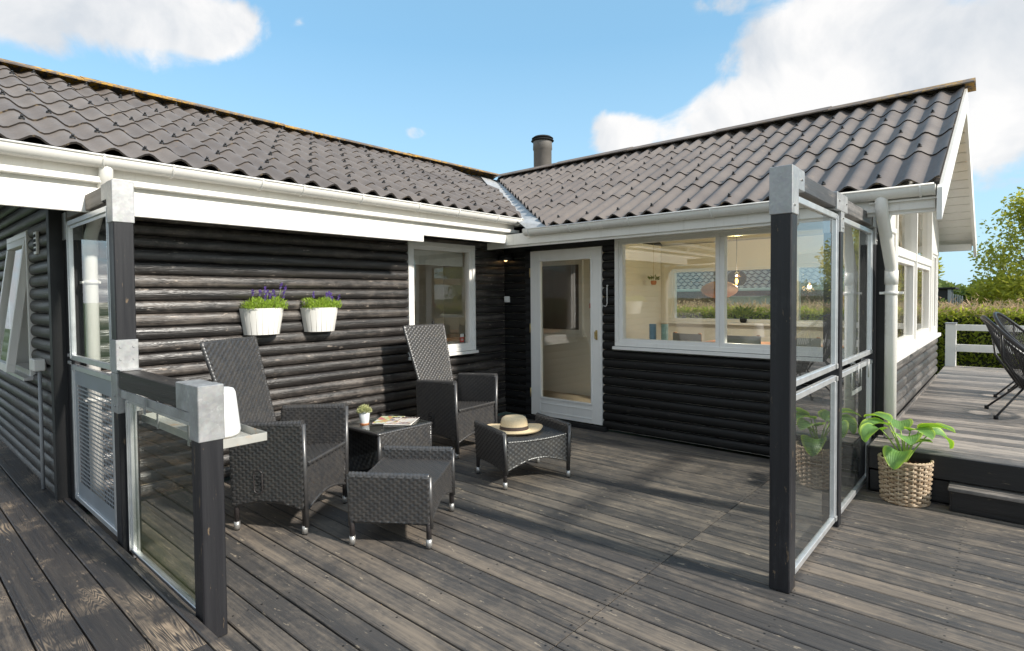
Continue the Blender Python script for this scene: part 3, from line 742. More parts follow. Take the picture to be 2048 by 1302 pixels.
# underlay / structural planes
b = MB()
def slab(b, pts, t=.05):
    n = len(pts); vs = [Vector(p) for p in pts]; vb = [p-Vector((0, 0, t)) for p in vs]
    b.add(vs+vb, [tuple(range(n)), tuple(range(2*n-1, n-1, -1))]+[(i, n+i, n+(i+1) % n, (i+1) % n) for i in range(n)])
zu = -.045
def pL(x, y): return (x, y, zL(x)+zu)
def pR(x, y): return (x, y, zR(y)+zu)
RX, RZ = -2.15, zL(-2.15)
slab(b, [pL(.47, -6.4), pL(.47, clipL(.47)-.02), pL(-2.15, clipL(-2.15)+.2), pL(-2.15, -6.4)])
slab(b, [(RX, -6.4, zL(RX)+zu), (RX, 2.3, zL(RX)+zu), (-4.8, 2.3, zL(RX)+zu-1.22), (-4.8, -6.4, zL(RX)+zu-1.22)])
slab(b, [pR(.93, -.47), pR(4.16, -.47), pR(4.16, 2.15), pR(-2.1, 2.15)])
slab(b, [(4.16, 2.15, zR(2.15)+zu), (4.16, 4.77, zR(-.47)+zu), (-3, 4.77, zR(-.47)+zu), (-3, 2.15, zR(2.15)+zu)])
b.build('roof_underlay', M_EDGE, H)
b = MB(); 
slab(b, [(.1, .1, zR(.1)-.12), (4.10, .1, zR(.1)-.12), (4.10, 2.15, zR(2.15)-.12), (.1, 2.15, zR(2.15)-.12)], .02)
slab(b, [(4.10, 2.15, zR(2.15)-.12), (4.10, 4.25, zR(.05)-.12), (.1, 4.25, zR(.05)-.12), (.1, 2.15, zR(2.15)-.12)], .02)
b.build('ceiling', M_INW, H)
# valley flashing
b = MB(); N = 11
def vy(x): return .277-.893*x
prev = None
for i in range(N):
    x0 = .60-i*.25; x1 = x0-.249
    Lp = lambda x: Vector((x, clipL(x)-.10, zL(x)-.030)); Cp = lambda x: Vector((x-.02, vy(x), zL(x)-.035))
    def Rp(x):
        yy = clipR(x)+.10; return Vector((x, yy, zR(yy)-.030))
    Rb = lambda x: Rp(x+.28)
    def Mp(x): return Vector((x, vy(x), zL(x)-.034))
    for u0, u1 in ((Lp, Mp), (Mp, Rp)):
        b.add([u0(x0), u1(x0), u1(x1)+Vector((0, 0, .003)), u0(x1)+Vector((0, 0, .003))], [(0, 1, 2, 3)], 0, False)
b.add([Lp(.60), Rp(.60), Rp(1.12)+Vector((0, .02, 0)), Vector((.80, -.50, 2.27))], [(0, 3, 2, 1)], 0)
b.build('valley_flashing', M_LEAD, H)
# ridge caps
def ridge(axis, c, z, a0, a1, n, sl_a, name='ridge_cap'):
    L = (a1-a0)/n
    for i in range(n):
        b = MB(); pr_ = []
        for t in (-1, -.5, -.12, 0, .12, .5, 1): pr_.append((t*.175, -abs(t)*.175*sl_a+.0 if abs(t) > .2 else -.006-abs(t)*.02))
        o2 = [(p[0]*.98, p[1]-.012) for p in pr_][::-1]
        up = .0
        if axis == 'y': poly = [(c+p[0], z+p[1]) for p in pr_+o2]
        else: poly = [(c+p[0], z+p[1]) for p in pr_+o2]
        b.prism(poly, axis, a0+L*i-.02, a0+L*(i+1)+.03, 0)
        d_ = (i % 2)*.008
        o = b.build(name, M_RIDGE, H); o.location.z += d_
ridge('y', RX, RZ+.085, -6.0, 2.25, 4, .42)
ridge('x', 2.15, zR(2.15)+.078, -2.0, 4.58, 5, .47)
# roof screws
b = MB()
def screw(b, p, n):
    p = Vector(p); n = Vector(n).normalized(); t = n.orthogonal().normalized(); w_ = n.cross(t)
    b.tube([p-n*.01, p+n*.010], .017, 6); b.tube([p+n*.01, p+n*.026], .009, 6)
nL = Vector((sin(aL), 0, cos(aL))); nR = Vector((0, -sin(aR), cos(aR)))
for ri, s in enumerate(sL[:-1]):
    for c in range(18):
        yy = -6.35+.2*(2*c+1+(ri % 2))+.2*0; yy = -6.35+.4*c+(.0 if ri % 2 else .2)
        x = .5-(s+.10)*cos(aL)
        if yy < clipL(x)-.1: screw(b, Vector((x, yy, zL(x)))+nL*(AMP+.016), nL)
for ri, s in enumerate(sR[:-1]):
    for c in range(17):
        x = 4.525-.186*(2*c+(1 if ri % 2 else 2)); yy = -.5+(s+.12)*cos(aR)
        if yy > clipR(x)+.12: screw(b, Vector((x, yy, zR(yy)))+nR*(AMP+.016), nR)
o = b.build('roof_screw', M_DARK, H); o['kind'] = 'stuff'
# barge boards and gable soffit
for (ya, yb_, za, zb) in ((-.56, 2.148, zR(-.56), zR(2.148)), (4.86, 2.152, zR(-.56), zR(2.148))):
    MB().prism([(ya, za-.02), (yb_, zb-.02), (yb_, zb-.26), (ya, za-.24)], 'x', 4.515, 4.545).build('barge_board', M_WHITE, H)
n = 17
for sgn in (0, 1):
    for i in range(n):
        t0, t1 = i/n, (i+.91)/n
        ya, yb_ = -.50+2.64*t0, -.50+2.64*t1; za, zb = zR(ya)-.115, zR(yb_)-.115
        if sgn: ya, yb_ = 4.3-ya, 4.3-yb_
        b = MB(); b.prism([(ya, za), (yb_, zb), (yb_, zb+.012), (ya, za+.012)], 'x', GX-.02, 4.512); b.build('soffit_board', M_WHITE, H)
for yy in (-.42, 4.64): MB().cbox(4.13, 4.50, yy-.03, yy+.06, 2.10, 2.19, .004).build('rafter_end', M_WHITE, H)
# closing board along the verge tiles
MB().prism([(-.5, zR(-.5)-.03), (2.15, zR(2.15)-.03), (2.15, zR(2.15)+.0), (-.5, zR(-.5)+.0)], 'x', 4.50, 4.524).build('verge_strip', M_EDGE, H)
# fascias wing L
MB().cbox(.415, .435, -6.4, -.30, 2.20, 2.40, .003).build('fascia_board', M_WHITE, H)
MB().cbox(.437, .459, -6.4, -.28, 2.135, 2.232, .003).build('fascia_board', M_WHITE, H)
MB().cbox(.461, .487, -6.4, -1.74, 2.066, 2.195, .003).build('fascia_board', M_WHITE, H)
MB().box(.0, .42, -6.4, -.1, 2.245, 2.26).build('soffit_board', M_DARK, H)
MB().cbox(.37, .50, -6.4, -.28, 2.262, 2.30, .003).build('fascia_batten', M_WHITE, H)
# fascias wing R
MB().cbox(.12, 4.50, -.445, -.425, 2.085, 2.165, .003).build('fascia_board', M_WHITE, H)
MB().cbox(.44, 4.50, -.47, -.447, 2.11, 2.235, .003).build('fascia_board', M_WHITE, H)
MB().box(.0, 4.5, -.425, -.0, 2.23, 2.245).build('soffit_board', M_WHITE, H)
# gutters
def gutter(axis, c, zt, a0, a1, r=.062, sgn=1):
    """half-round gutter along axis; c = centre line"""
    n = 10; pr_ = [(r*cos(pi+pi*i/n), r*sin(pi+pi*i/n)*1.0) for i in range(n+1)]
    outp = [(-r, .008), (-r, 0)]+pr_[1:-1]+[(r, 0), (r, .008), (r-.010, .008)]
    inn = [(p[0]*.94, p[1]*.94+.002) for p in pr_[::-1]]
    poly = outp+inn
    b = MB(); b.prism([(c+p[0], zt-.008+p[1]) for p in poly], axis, a0, a1, 0, True)
    b.tube([(c+sgn*r, a0, zt) if axis == 'y' else (a0, c+sgn*r, zt), (c+sgn*r, a1, zt) if axis == 'y' else (a1, c+sgn*r, zt)], .008, 8)
    go = b.build('gutter', M_PVC, H)
    for e in (a0, a1):
        s = MB(); s.prism([(c+p[0]*1.04, zt-.008+p[1]*1.04) for p in [(-r, .006)]+pr_[1:-1]+[(r, .006)]], axis, e-.006, e+.006); s.build('end_cap', M_PVC, go)
    return go
def bracket(axis, c, zt, a, par, r=.066):
    b = MB(); pts = []
    for i in range(13):
        t = pi+pi*i/12; p = (c+r*cos(t), zt-.006+r*sin(t))
        pts.append((p[0], a, p[1]) if axis == 'y' else (a, p[0], p[1]))
    b.tube(pts, .0075, 6); e = pts[-1]; b.tube([e, (e[0], e[1], e[2]+.014)], .007, 6)
    b.build('gutter_bracket', M_PVC, par)
gl = gutter('y', .508, 2.425, -6.3, -.285)
for a in (-5.6, -4.95, -4.42, -4.02, -3.40, -3.06, -2.50, -1.85, -1.32, -.72, -.33): bracket('y', .508, 2.425, a, gl)
gr = gutter('x', -.515, 2.262, .80, 4.50, sgn=-1)
for a in (.86, 1.42, 2.12, 2.93, 3.62, 4.42): bracket('x', -.515, 2.262, a, gr)
# downpipes
def pipe(name, pts, r=.038):
    P_ = [Vector(p) for p in pts]; out = [P_[0]]
    for i in range(1, len(P_)-1):
        a, p, c = P_[i-1], P_[i], P_[i+1]; d1 = (a-p).normalized()*.05; d2 = (c-p).normalized()*.05
        for t in (0, .33, .66, 1): out.append((p+d1)*(1-t)**2+p*2*t*(1-t)+(p+d2)*t*t)
    out.append(P_[-1]); b = MB(); b.tube(out, r, 16); return b
dp = pipe('downpipe', [(.50, -4.395, 2.40), (.50, -4.395, 2.30), (.085, -4.40, 1.93), (.085, -4.40, .03)], .040).build('downpipe', M_PVC, H)
for zz in (1.62, .8): MB().tube([(.085, -4.40, zz), (.085, -4.40, zz+.025)], .046, 16).cbox(.03, .09, -4.455, -4.345, zz+.004, zz+.02, .002).build('pipe_clip', M_PVC, dp)
MB().tube([(.085, -4.40, 1.82), (.085, -4.40, 1.93)], .045, 16).build('pipe_socket', M_PVC, dp)
dp = pipe('downpipe', [(4.185, -.515, 2.235), (4.185, -.515, 2.135), (4.20, -.12, 1.70), (4.20, -.12, .37)], .042).build('downpipe', M_PVC, H)
MB().tube([(4.20, -.12, 1.50), (4.20, -.12, 1.525)], .050, 16).cbox(4.12, 4.28, -.125, -.105, 1.502, 1.522, .002).build('pipe_clip', M_PVC, dp)
MB().tube([(4.20, -.12, 1.58), (4.20, -.12, 1.69)], .047, 16).build('pipe_socket', M_PVC, dp)
# chimney
ch = MB(); cx, cy = -1.395, 2.6
ch.lathe([(.160, 3.2), (.160, 4.12), (.172, 4.13), (.168, 4.27), (.168, 4.28)], 28, (cx, cy, 0))
chim = ch.build('chimney', plain('chimney steel', (.17, .155, .14), .5, .1, 4), H)
MB().lathe([(.15, 4.27), (.195, 4.275), (.205, 4.285), (.185, 4.305), (.13, 4.30)], 28, (cx, cy, 0)).lathe([(.14, 4.30), (.14, 4.325)], 24, (cx, cy, 0)).lathe([(.0, 4.315), (.19, 4.32), (.192, 4.33), (.15, 4.36), (0, 4.375)], 28, (cx, cy, 0)).build('chimney_cap', M_BLACK, chim)

# ================================================================== WALL FITTINGS
b = MB(); b.lathe([(.0, .07), (.055, .065), (.085, .04), (.10, .0), (.096, .0), (.08, .036), (.0, .05)], 24, (.115, -.10, 1.965))
wl = thing('wall_lamp', 'small black dome wall lamp under the eaves beside the door', 'wall lamp', (.115, -.04, 1.965))
b.build('lamp_shade', M_DARK, wl); MB().cbox(.085, .145, -.055, -.034, 1.97, 2.06, .004).build('bracket', M_DARK, wl)
MB().lathe([(0, -.028), (.02, -.02), (.026, 0), (.02, .02), (0, .028)], 12, (.115, -.10, 1.985)).build('bulb', M_BULB2, wl)
ts = thing('wall_switch', 'white square switch box on the black logs in the corner', 'switch', (.093, -.04, 1.48))
MB().cbox(.055, .128, -.075, -.034, 1.443, 1.520, .006).build('housing', M_WHITE2, ts)
MB().cbox(.067, .098, -.080, -.074, 1.455, 1.508, .002).build('rocker', M_WHITE2, ts)
tag(MB().tube([(1.567, -.045, 1.62), (1.567, -.055, 1.61), (1.567, -.055, 1.43), (1.562, -.058, 1.405), (1.545, -.058, 1.395), (1.53, -.058, 1.405)], .0045, 6).lathe([(0, -.008), (.010, -.004), (.010, .004), (0, .008)], 10, (1.567, -.05, 1.625)).build('door_hook', M_WHITE2), 'thin white metal hook hanging between the white door and the wide window', 'hook')
kb = thing('socket_box', 'pale outdoor socket box with grey cable conduit on the log end wall', 'socket', (-.5, -4.57, 1.0))
MB().cbox(-.66, -.50, -4.64, -4.565, .985, 1.075, .008).build('housing', M_WHITE2, kb)
MB().tube([(-.53, -4.60, .985), (-.53, -4.60, .10)], .012, 8).build('conduit', M_GREYP, kb)
vt = thing('vent_grille', 'small white slotted vent plate on the log end wall', 'vent', (-.62, -4.57, 2.0))
MB().cbox(-.70, -.60, -4.585, -4.566, 1.86, 2.03, .003).build('plate', M_WHITE2, vt)
for i in range(4): MB().cbox(-.685, -.615, -4.590, -4.5855, 1.882+i*.035, 1.904+i*.035, .001).build('slot', M_BLACK, vt)

# ================================================================== FENCES
def cap(par, x0, x1, y0, y1, z0, z1): return MB().cbox(x0, x1, y0, y1, z0, z1, .003).build('post_cap', M_GALV, par)
fr = thing('glass_fence', 'tall glazed fence of three black posts with aluminium frames by the hosta', 'fence', (4.05, -1.25, 0))
PX0, PX1 = 3.99, 4.09
for i, (ya, yb_) in enumerate(((-2.432, -2.332), (-1.345, -1.275), (-.135, -.065))):
    MB().cbox(PX0, PX1, ya, yb_, .0, 2.03, .005).build('post', M_POST, fr)
MB().cbox(PX0-.005, PX1+.005, -2.438, -2.327, 1.905, 2.143, .003).cbox(PX0-.004, PX1+.004, -2.327, -2.215, 2.035, 2.141, .003).build('post_cap', M_GALV, fr)
MB().cbox(PX0-.004, PX1+.004, -1.350, -1.270, 1.90, 2.030, .003).cbox(PX0-.005, PX1+.005, -1.475, -1.180, 2.030, 2.141, .003).build('post_cap', M_GALV, fr)
MB().cbox(PX0-.004, PX1+.004, -.140, -.060, 1.90, 2.030, .003).cbox(PX0-.005, PX1+.005, -.245, -.055, 2.030, 2.141, .003).build('post_cap', M_GALV, fr)
MB().cbox(PX0+.004, PX1-.004, -2.216, -1.474, 2.040, 2.130, .004).build('top_rail', M_RAILY, fr)
MB().cbox(PX0+.004, PX1-.004, -1.181, -.244, 2.040, 2.130, .004).build('top_rail', M_RAILY, fr)
def framed(par, plane, c, a0, a1, z0, z1, gm, wd=.035, dp_=.03):
    f = boxf(plane, c); b = MB(); ring(b, f, a0, a1, z0, z1, wd, -dp_/2, dp_/2)
    # glazing grooves on the uprights
    for a in (a0+.010, a1-.018): f(b, a, a+.008, dp_/2, dp_/2+.006, z0+.01, z1-.01, .001)
    fo = b.build('panel_frame', M_ALU, par)
    g_ = MB(); f(g_, a0+wd-.004, a1-wd+.004, -.003, .003, z0+wd-.004, z1-wd+.004, .0008); g_.build('pane', gm, fo); return fo
for (a0, a1) in ((-2.328, -1.349), (-1.271, -.139)):
    framed(fr, 'x', 4.058, a0, a1, 1.025, 2.015, M_GLASSF); framed(fr, 'x', 4.058, a0, a1, .035, .985, M_GLASSF)
for (a0, a1) in ((-2.328, -1.349), (-1.271, -.139)):
    for zz in (1.045, .965, .06):
        b = MB(); b.cbox(4.074, 4.082, a1-.03, a1+.055, zz-.016, zz+.016, .003); b.tube([(4.082, a1+.035, zz), (4.090, a1+.035, zz)], .007, 8); b.build('fixing_lug', M_GALV, fr)
hk = thing('hanging_bracket', 'two thin metal hooks carrying a small bar on the far glass fence panel', 'hook', (4.08, -.6, .95))
for a in (-.72, -.33):
    MB().tube([(4.04, a, .96), (4.04, a, 1.0), (4.085, a, 1.0), (4.085, a, .86)], .005, 6).build('hook', M_GALV, hk)
MB().cbox(4.035, 4.045, -.70, -.35, .76, .79, .002).tube([(4.04, -.70, .96), (4.04, -.70, .77)], .004, 6).tube([(4.04, -.35, .96), (4.04, -.35, .77)], .004, 6).build('bar', M_GALV, hk)
b = MB()
for (yy, zz) in ((-1.31, 1.93), (-1.31, 1.99), (-.10, 1.93), (-.10, 1.99), (-2.27, 2.09), (-2.40, 1.95), (-1.42, 2.09), (-1.22, 2.09)): b.tube([(4.094, yy, zz), (4.101, yy, zz)], .007, 8)
b.build('cap_bolt', M_CAP, fr)
# left fence
fl = thing('stepped_fence', 'stepped fence with perforated metal panel and low glass panel beside the side deck', 'fence', (1.05, -4.46, 0))
YA, YB = -4.512, -4.412
MB().cbox(-.118, -.02, YA, YB, .0, 2.02, .005).build('post', M_POST, fl)
MB().cbox(.998, 1.098, YA, YB, .0, 2.06, .005).build('post', M_POST, fl)
MB().cbox(2.182, 2.280, YA, YB, .0, 1.02, .005).build('post', M_POST, fl)
MB().cbox(-.122, -.016, YA-.004, YB+.004, 1.93, 2.12, .003).build('post_cap', M_GALV, fl)
MB().cbox(.993, 1.103, YA-.005, YB+.005, 1.948, 2.185, .003).cbox(.885, .993, YA-.004, YB+.004, 2.085, 2.183, .003).build('post_cap', M_GALV, fl)
MB().cbox(2.177, 2.285, YA-.005, YB+.005, .885, 1.130, .003).cbox(2.02, 2.177, YA-.004, YB+.004, 1.005, 1.128, .003).build('post_cap', M_GALV, fl)
MB().cbox(-.016, .884, YA+.004, YB-.004, 2.075, 2.175, .004).build('top_rail', M_RAILW, fl)
MB().cbox(1.108, 2.019, YA+.002, YB-.002, 1.005, 1.105, .004).build('top_rail', M_RAIL, fl)
b = MB(); b.cbox(.992, 1.104, YA-.006, YB+.006, 1.09, 1.28, .003).cbox(.992, 1.104, YA-.006, YB+.006, .86, 1.088, .003).cbox(1.104, 1.17, YA-.004, YB+.004, 1.107, 1.113, .001)
for (yy, zz) in ((-4.495, 1.24), (-4.43, 1.24), (-4.495, 1.17), (-4.43, 1.17)): b.tube([(1.104, yy, zz), (1.109, yy, zz)], .007, 8)
for zz in (.96, .90): b.tube([(1.06, YA-.006, zz), (1.06, YA-.011, zz)], .007, 8)
b.build('rail_bracket', M_GALV, fl)
framed(fl, 'y', -4.495, -.016, .988, 1.095, 2.055, M_GLASSF)
MB().box(.0, .97, -4.50, -4.494, 2.0, 2.02).build('panel_strip', M_ALU, fl)
# perforated sheet: slots are real holes
f = boxf('y', -4.495); b = MB(); ring(b, f, -.016, .988, .12, 1.065, .035, -.015, .015); pf = b.build('panel_frame', M_ALU, fl)
b = MB(); X0, X1, Z0, Z1 = .02, .952, .155, 1.03; nx, nz = 25, 25; bx0, bz0, bz1 = X0+.06, Z0+.09, Z1-.10
yS = -4.497
def q(a, c, d, e): b.add([(a, yS, d), (c, yS, d), (c, yS, e), (a, yS, e)], [(0, 1, 2, 3)])
q(X0, X1, Z0, bz0); q(X0, X1, bz1, Z1)
pz = (bz1-bz0)/nz; px_ = (X1-.03-bx0)/nx
q(X0, bx0, bz0, bz1); q(X1-.03, X1, bz0, bz1)
for j in range(nz):
    z_ = bz0+j*pz; q(bx0, X1-.03, z_, z_+pz*.38)
    for i in range(nx):
        x_ = bx0+i*px_; q(x_, x_+px_*.34, z_+pz*.38, z_+pz)
o = b.build('perforated_sheet', plain('steel sheet', (.33, .36, .39), .45, .08, 6, metal=.3), pf)
framed(fl, 'y', -4.465, 1.115, 2.165, .06, .945, M_GLASSA, wd=.022)
MB().cbox(1.11, 1.165, -4.452, -4.44, .03, .95, .002).cbox(1.125, 1.150, -4.448, -4.47, .03, .95, .002).build('upright', M_ALU, fl)
for zz in (1.085, 1.135): MB().tube([(-.05, -4.52, zz-.01), (-.05, -4.512, zz-.01)], .012, 10).cbox(-.06, .0, -4.516, -4.508, zz-.022, zz+.002, .002).build('fixing_lug', M_GALV, fl)
MB().cbox(1.13, 2.176, YA+.004, YA+.012, .955, 1.0, .002).build('under_rail', M_GALV, fl)
# hanging tray
tr = thing('hanging_tray', 'rust-stained galvanised tray hung on the low rail of the stepped fence', 'tray', (1.6, -4.25, .78))
TX0, TX1, TY0, TY1, TZ = 1.02, 2.06, -4.375, -4.115, .785
b = MB(); b.box(TX0, TX1, TY0, TY1, TZ, TZ+.004)
b.cbox(TX0, TX1, TY0-.003, TY0, TZ, TZ+.042, .001).cbox(TX0, TX1, TY1, TY1+.003, TZ, TZ+.042, .001).cbox(TX0-.003, TX0, TY0, TY1, TZ, TZ+.042, .001).cbox(TX1, TX1+.003, TY0, TY1, TZ, TZ+.042, .001)
b.build('pan', M_TRAY, tr)
MB().cbox(1.58, 1.602, -4.524, -4.519, .92, 1.0, .001).build('hanger', M_GALV, tr)
MB().cbox(1.76, 1.782, -4.383, -4.378, .76, 1.0, .001).build('hanger', M_GALV, tr)
MB().cbox(1.30, 1.322, -4.383, -4.378, .78, 1.0, .001).build('hanger', M_GALV, tr)
tag(MB().lathe([(0, 0), (.082, 0), (.092, .012), (.095, .03), (.074, .225), (.064, .245), (.05, .25), (0, .25)], 32, (1.80, -4.235, .792)).build('table_lamp', M_LAMPW), 'plain white tapered lantern standing on the rusty hanging tray', 'lamp')

# ================================================================== WICKER FURNITURE
def leg(par, x, y, z, r=.016):
    b = MB(); b.tube([(x, y, .05), (x, y, z)], r, 10); o = b.build('leg', M_TUBE, par)
    s = MB(); s.tube([(x, y, .008), (x, y, .058)], r*1.18, 12); s.build('foot_cap', M_CAP, o)
    s = MB(); s.tube([(x, y, 0), (x, y, .010)], r*.95, 10); s.build('foot_pad', M_BLACK, o)
def slabweave(par, name, ox, n_in, n_out, fnpos, U, V, th, lo=None, hi=None, edges=None):
    """two woven faces of a panel th apart"""
    b = MB()
    b.weave(lambda u, v: (Vector(fnpos(u, v))+Vector(n_out)*th/2, n_out), U, V, lo=lo, hi=hi)
    b.weave(lambda u, v: (Vector(fnpos(U-u, v))+Vector(n_in)*th/2, n_in), U, V, lo=(lambda u: lo(U-u)) if lo else None, hi=(lambda u: hi(U-u)) if hi else None)
    for e in edges or []: b.braid(e, th*.56)
    return b.build(name, M_WICK, par)
def make_chair(label, loc, rz):
    t = thing('recliner_chair', label, 'chair', loc, rz=rz, local=True, group='black wicker recliner chairs')
    # local: sits facing +x ; y = sitter's left. front plane x=0
    for s in (-1, 1):
        th = .04; yc = .285
        lo = lambda u: .155+.05*sin(pi*min(1, u/.46))*1.0
        def fp(u, v, s=s): 
            x = -.50+u; fl_ = (v-.2)*.035
            return (x, s*(yc+fl_), v)
        # u 0..U from rear to front
        U, V = .50, .715
        lo2 = lambda u: .165+.045*sin(pi*u/.50)
        hi2 = lambda u: .685+.03*(u/.50)
        edges = [[fp(0, lo2(0)), fp(0, hi2(0))], [fp(u/10*.5, hi2(u/10*.5)) for u in range(11)], [fp(U, hi2(U)), fp(U, .05)], [fp(u/10*.5, lo2(u/10*.5)) for u in range(11)]]
        n_out = (0, s, 0); n_in = (0, -s, 0)
        b = MB()
        o1 = (lambda u, v: (Vector(fp(u, v))+Vector((0, s*th/2, 0)), (0, s, 0)))
        o2 = (lambda u, v: (Vector(fp(u, v))-Vector((0, s*th/2, 0)), (0, -s, 0)))
        b.weave(o1, U, V, lo=lo2, hi=hi2); b.weave(o2, U, V, lo=lo2, hi=hi2)
        b.braid(edges[0], .021); b.braid(edges[1], .024); b.tube(edges[2], .0175, 10); b.braid(edges[3], .016)
        o = b.build('side_panel', M_WICK, t)
        if s == -1:
            h = MB(); pts = [(-.31+.03*cos(a), s*(yc+th/2+.012), .335+(.045 if sin(a) > 0 else -.045)+.03*sin(a)) for a in [2*pi*i/20 for i in range(20)]]
            h.tube(pts, .005, 6, closed=True); h.build('lever_surround', M_TUBE, t)
            h = MB(); h.cbox(-.325, -.298, s*(yc+th/2+.004)-.006, s*(yc+th/2+.004)+.004, .31, .375, .003).cbox(-.34, -.325, s*(yc+th/2+.006)-.006, s*(yc+th/2+.006)+.004, .345, .375, .002); h.build('recline_lever', M_DARK, t)
        leg(t, -.012, s*.28, .30)
        leg(t, -.49, s*.28, .30)
    # front apron
    b = MB(); lo3 = lambda u: .150+.055*sin(pi*u/.53)
    b.weave(lambda u, v: ((-.006+(.012 if v > .44 else 0), -.265+u, v), (1, 0, 0)), .53, .45, lo=lo3)
    b.braid([(-.004, -.265+.053*i, lo3(.053*i)) for i in range(11)], .010); b.build('front_panel', M_WICK, t)
    # seat
    b = MB(); b.weave(lambda u, v: ((0.004-v, -.26+u, .452-.045*(v/.5)-.012*sin(pi*u/.52)), (0, 0, 1)), .52, .49)
    b.braid([(.004, -.265+.053*i, .452) for i in range(11)], .013); b.build('seat', M_WICK, t)
    # back
    H0, H1 = .40, 1.215
    def bp(u, v):
        w_ = .205+.075*(v/.84); return Vector((-.47-.245*(v/.84), -w_+2*w_*u/.52, H0+.975*v*.995))
    nb = Vector((.965, 0, .26)); nb.normalize()
    b = MB(); b.weave(lambda u, v: (bp(u, v)+nb*.012, nb), .52, .84); b.weave(lambda u, v: (bp(.52-u, v)-nb*.012, -nb), .52, .84)
    b.braid([bp(0, 0), bp(0, .84), bp(.52, .84), bp(.52, 0)], .016); b.build('backrest', M_WICK, t)
    return t
def cfront(F, ang): return (F[0], F[1], 0), radians(ang)
c1 = make_chair('wicker recliner chair behind the stepped fence, nearest the camera', (1.393, -3.386, 0), radians(31.8))
c2 = copy_thing(c1, (1.03, -1.56, 0), radians(4), 'wicker recliner chair in front of the small window')
def make_stool(label, loc, rz):
    t = thing('footstool', label, 'footstool', loc, rz=rz, local=True, group='black wicker footstools')
    # local: x along the wings (.5), y between wings (.6)
    for s in (-1, 1):
        b = MB(); U = .50
        def fp(u, v): return Vector((-.25+u, s*(.295+(v-.15)*.05), v))
        lo = lambda u: .145+.008*sin(pi*u/.5); hi = lambda u: .437
        b.weave(lambda u, v: (fp(u, v)+Vector((0, s*.018, 0)), (0, s, 0)), U, .44, lo=lo, hi=hi)
        b.weave(lambda u, v: (fp(u, v)-Vector((0, s*.018, 0)), (0, -s, 0)), U, .44, lo=lo, hi=hi)
        b.braid([fp(0, .435), fp(.5, .435)], .021); b.tube([fp(0, .437), fp(0, .12)], .017, 8); b.tube([fp(.5, .437), fp(.5, .12)], .017, 8); b.braid([fp(.05*i, lo(.05*i)) for i in range(11)], .012)
        b.build('side_wing', M_WICK, t)
    for s in (-1, 1):
        b = MB(); lo = lambda u: .145+.065*sin(pi*u/.56)
        b.weave(lambda u, v: ((s*.246, -.28+u, v), (s, 0, 0)), .56, .365, lo=lo)
        b.braid([(s*.244, -.28+.056*i, lo(.056*i)) for i in range(11)], .010)
        b.build('apron', M_WICK, t)
        for s2 in (-1, 1): leg(t, s*.24, s2*.30, .2)
    b = MB(); b.weave(lambda u, v: ((-.245+v, -.28+u, .368-.014*sin(pi*u/.56)), (0, 0, 1)), .56, .49)
    for s in (-1, 1): b.braid([(s*.246, -.28+.056*i, .368-.014*sin(pi*i/10)) for i in range(11)], .009)
    b.build('seat', M_WICK, t); return t
def stool_pose(A, B, C):   # A-B along wing, B-C across; ground points of legs
    cxy = (Vector(A)+Vector(C))/2; d = Vector(B)-Vector(A); return (cxy.x, cxy.y, 0), atan2(d.y, d.x)
l1, r1 = stool_pose((1.898, -3.528), (2.291, -3.26), (1.963, -2.753))
l2, r2 = stool_pose((1.522, -2.026), (1.992, -2.19), (2.125, -1.614))
s1 = make_stool('empty wicker footstool in front of the nearest chair', l1, r1)
s2_ = copy_thing(s1, l2, r2, 'wicker footstool with a straw hat lying on it')
# side table
tb = thing('side_table', 'low wicker side table with glass top between the two chairs', 'table', (.95, -2.56, 0))
x0, x1, ya, yb_ = .69, 1.225, -2.845, -2.29; zt = .452
for s in (-1, 1):
    b = MB()
    def fp(u, v, s=s):
        xx = (x1-.015 if s > 0 else x0+.015)
        if v < .16: xx -= s*(.16-v)*.9
        return Vector((xx, ya+.02+u, v))
    nn = Vector((s, 0, 0))
    b.weave(lambda u, v: (fp(u, v)+nn*.012, nn), .515, zt-.015, lo=lambda u: .03); b.weave(lambda u, v: (fp(u, v)-nn*.012, -nn), .515, zt-.015, lo=lambda u: .03)
    for yy in (0, .515): b.tube([fp(yy, .03), fp(yy, .16), fp(yy, zt-.015)], .016, 8)
    b.build('side_panel', M_WICK, tb)
b = MB(); b.weave(lambda u, v: ((x0+.02+v, ya+.02+u, zt-.012), (0, 0, 1)), .515, .495, cu=.03, cv=.012, amp=.002)
b.braid([(x0+.01, ya+.01, zt-.012), (x1-.01, ya+.01, zt-.012), (x1-.01, yb_-.01, zt-.012), (x0+.01, yb_-.01, zt-.012), (x0+.01, ya+.01, zt-.012)], .014); b.build('table_top', M_WICK, tb)
MB().cbox(x0+.012, x1-.012, ya+.012, yb_-.012, zt+.001, zt+.006, .001).build('glass_plate', M_TGLASS, tb)
MB().box(x0+.13, x1-.13, ya+.03, yb_-.03, .035, .06).build('bottom_shelf', M_WIN, tb)
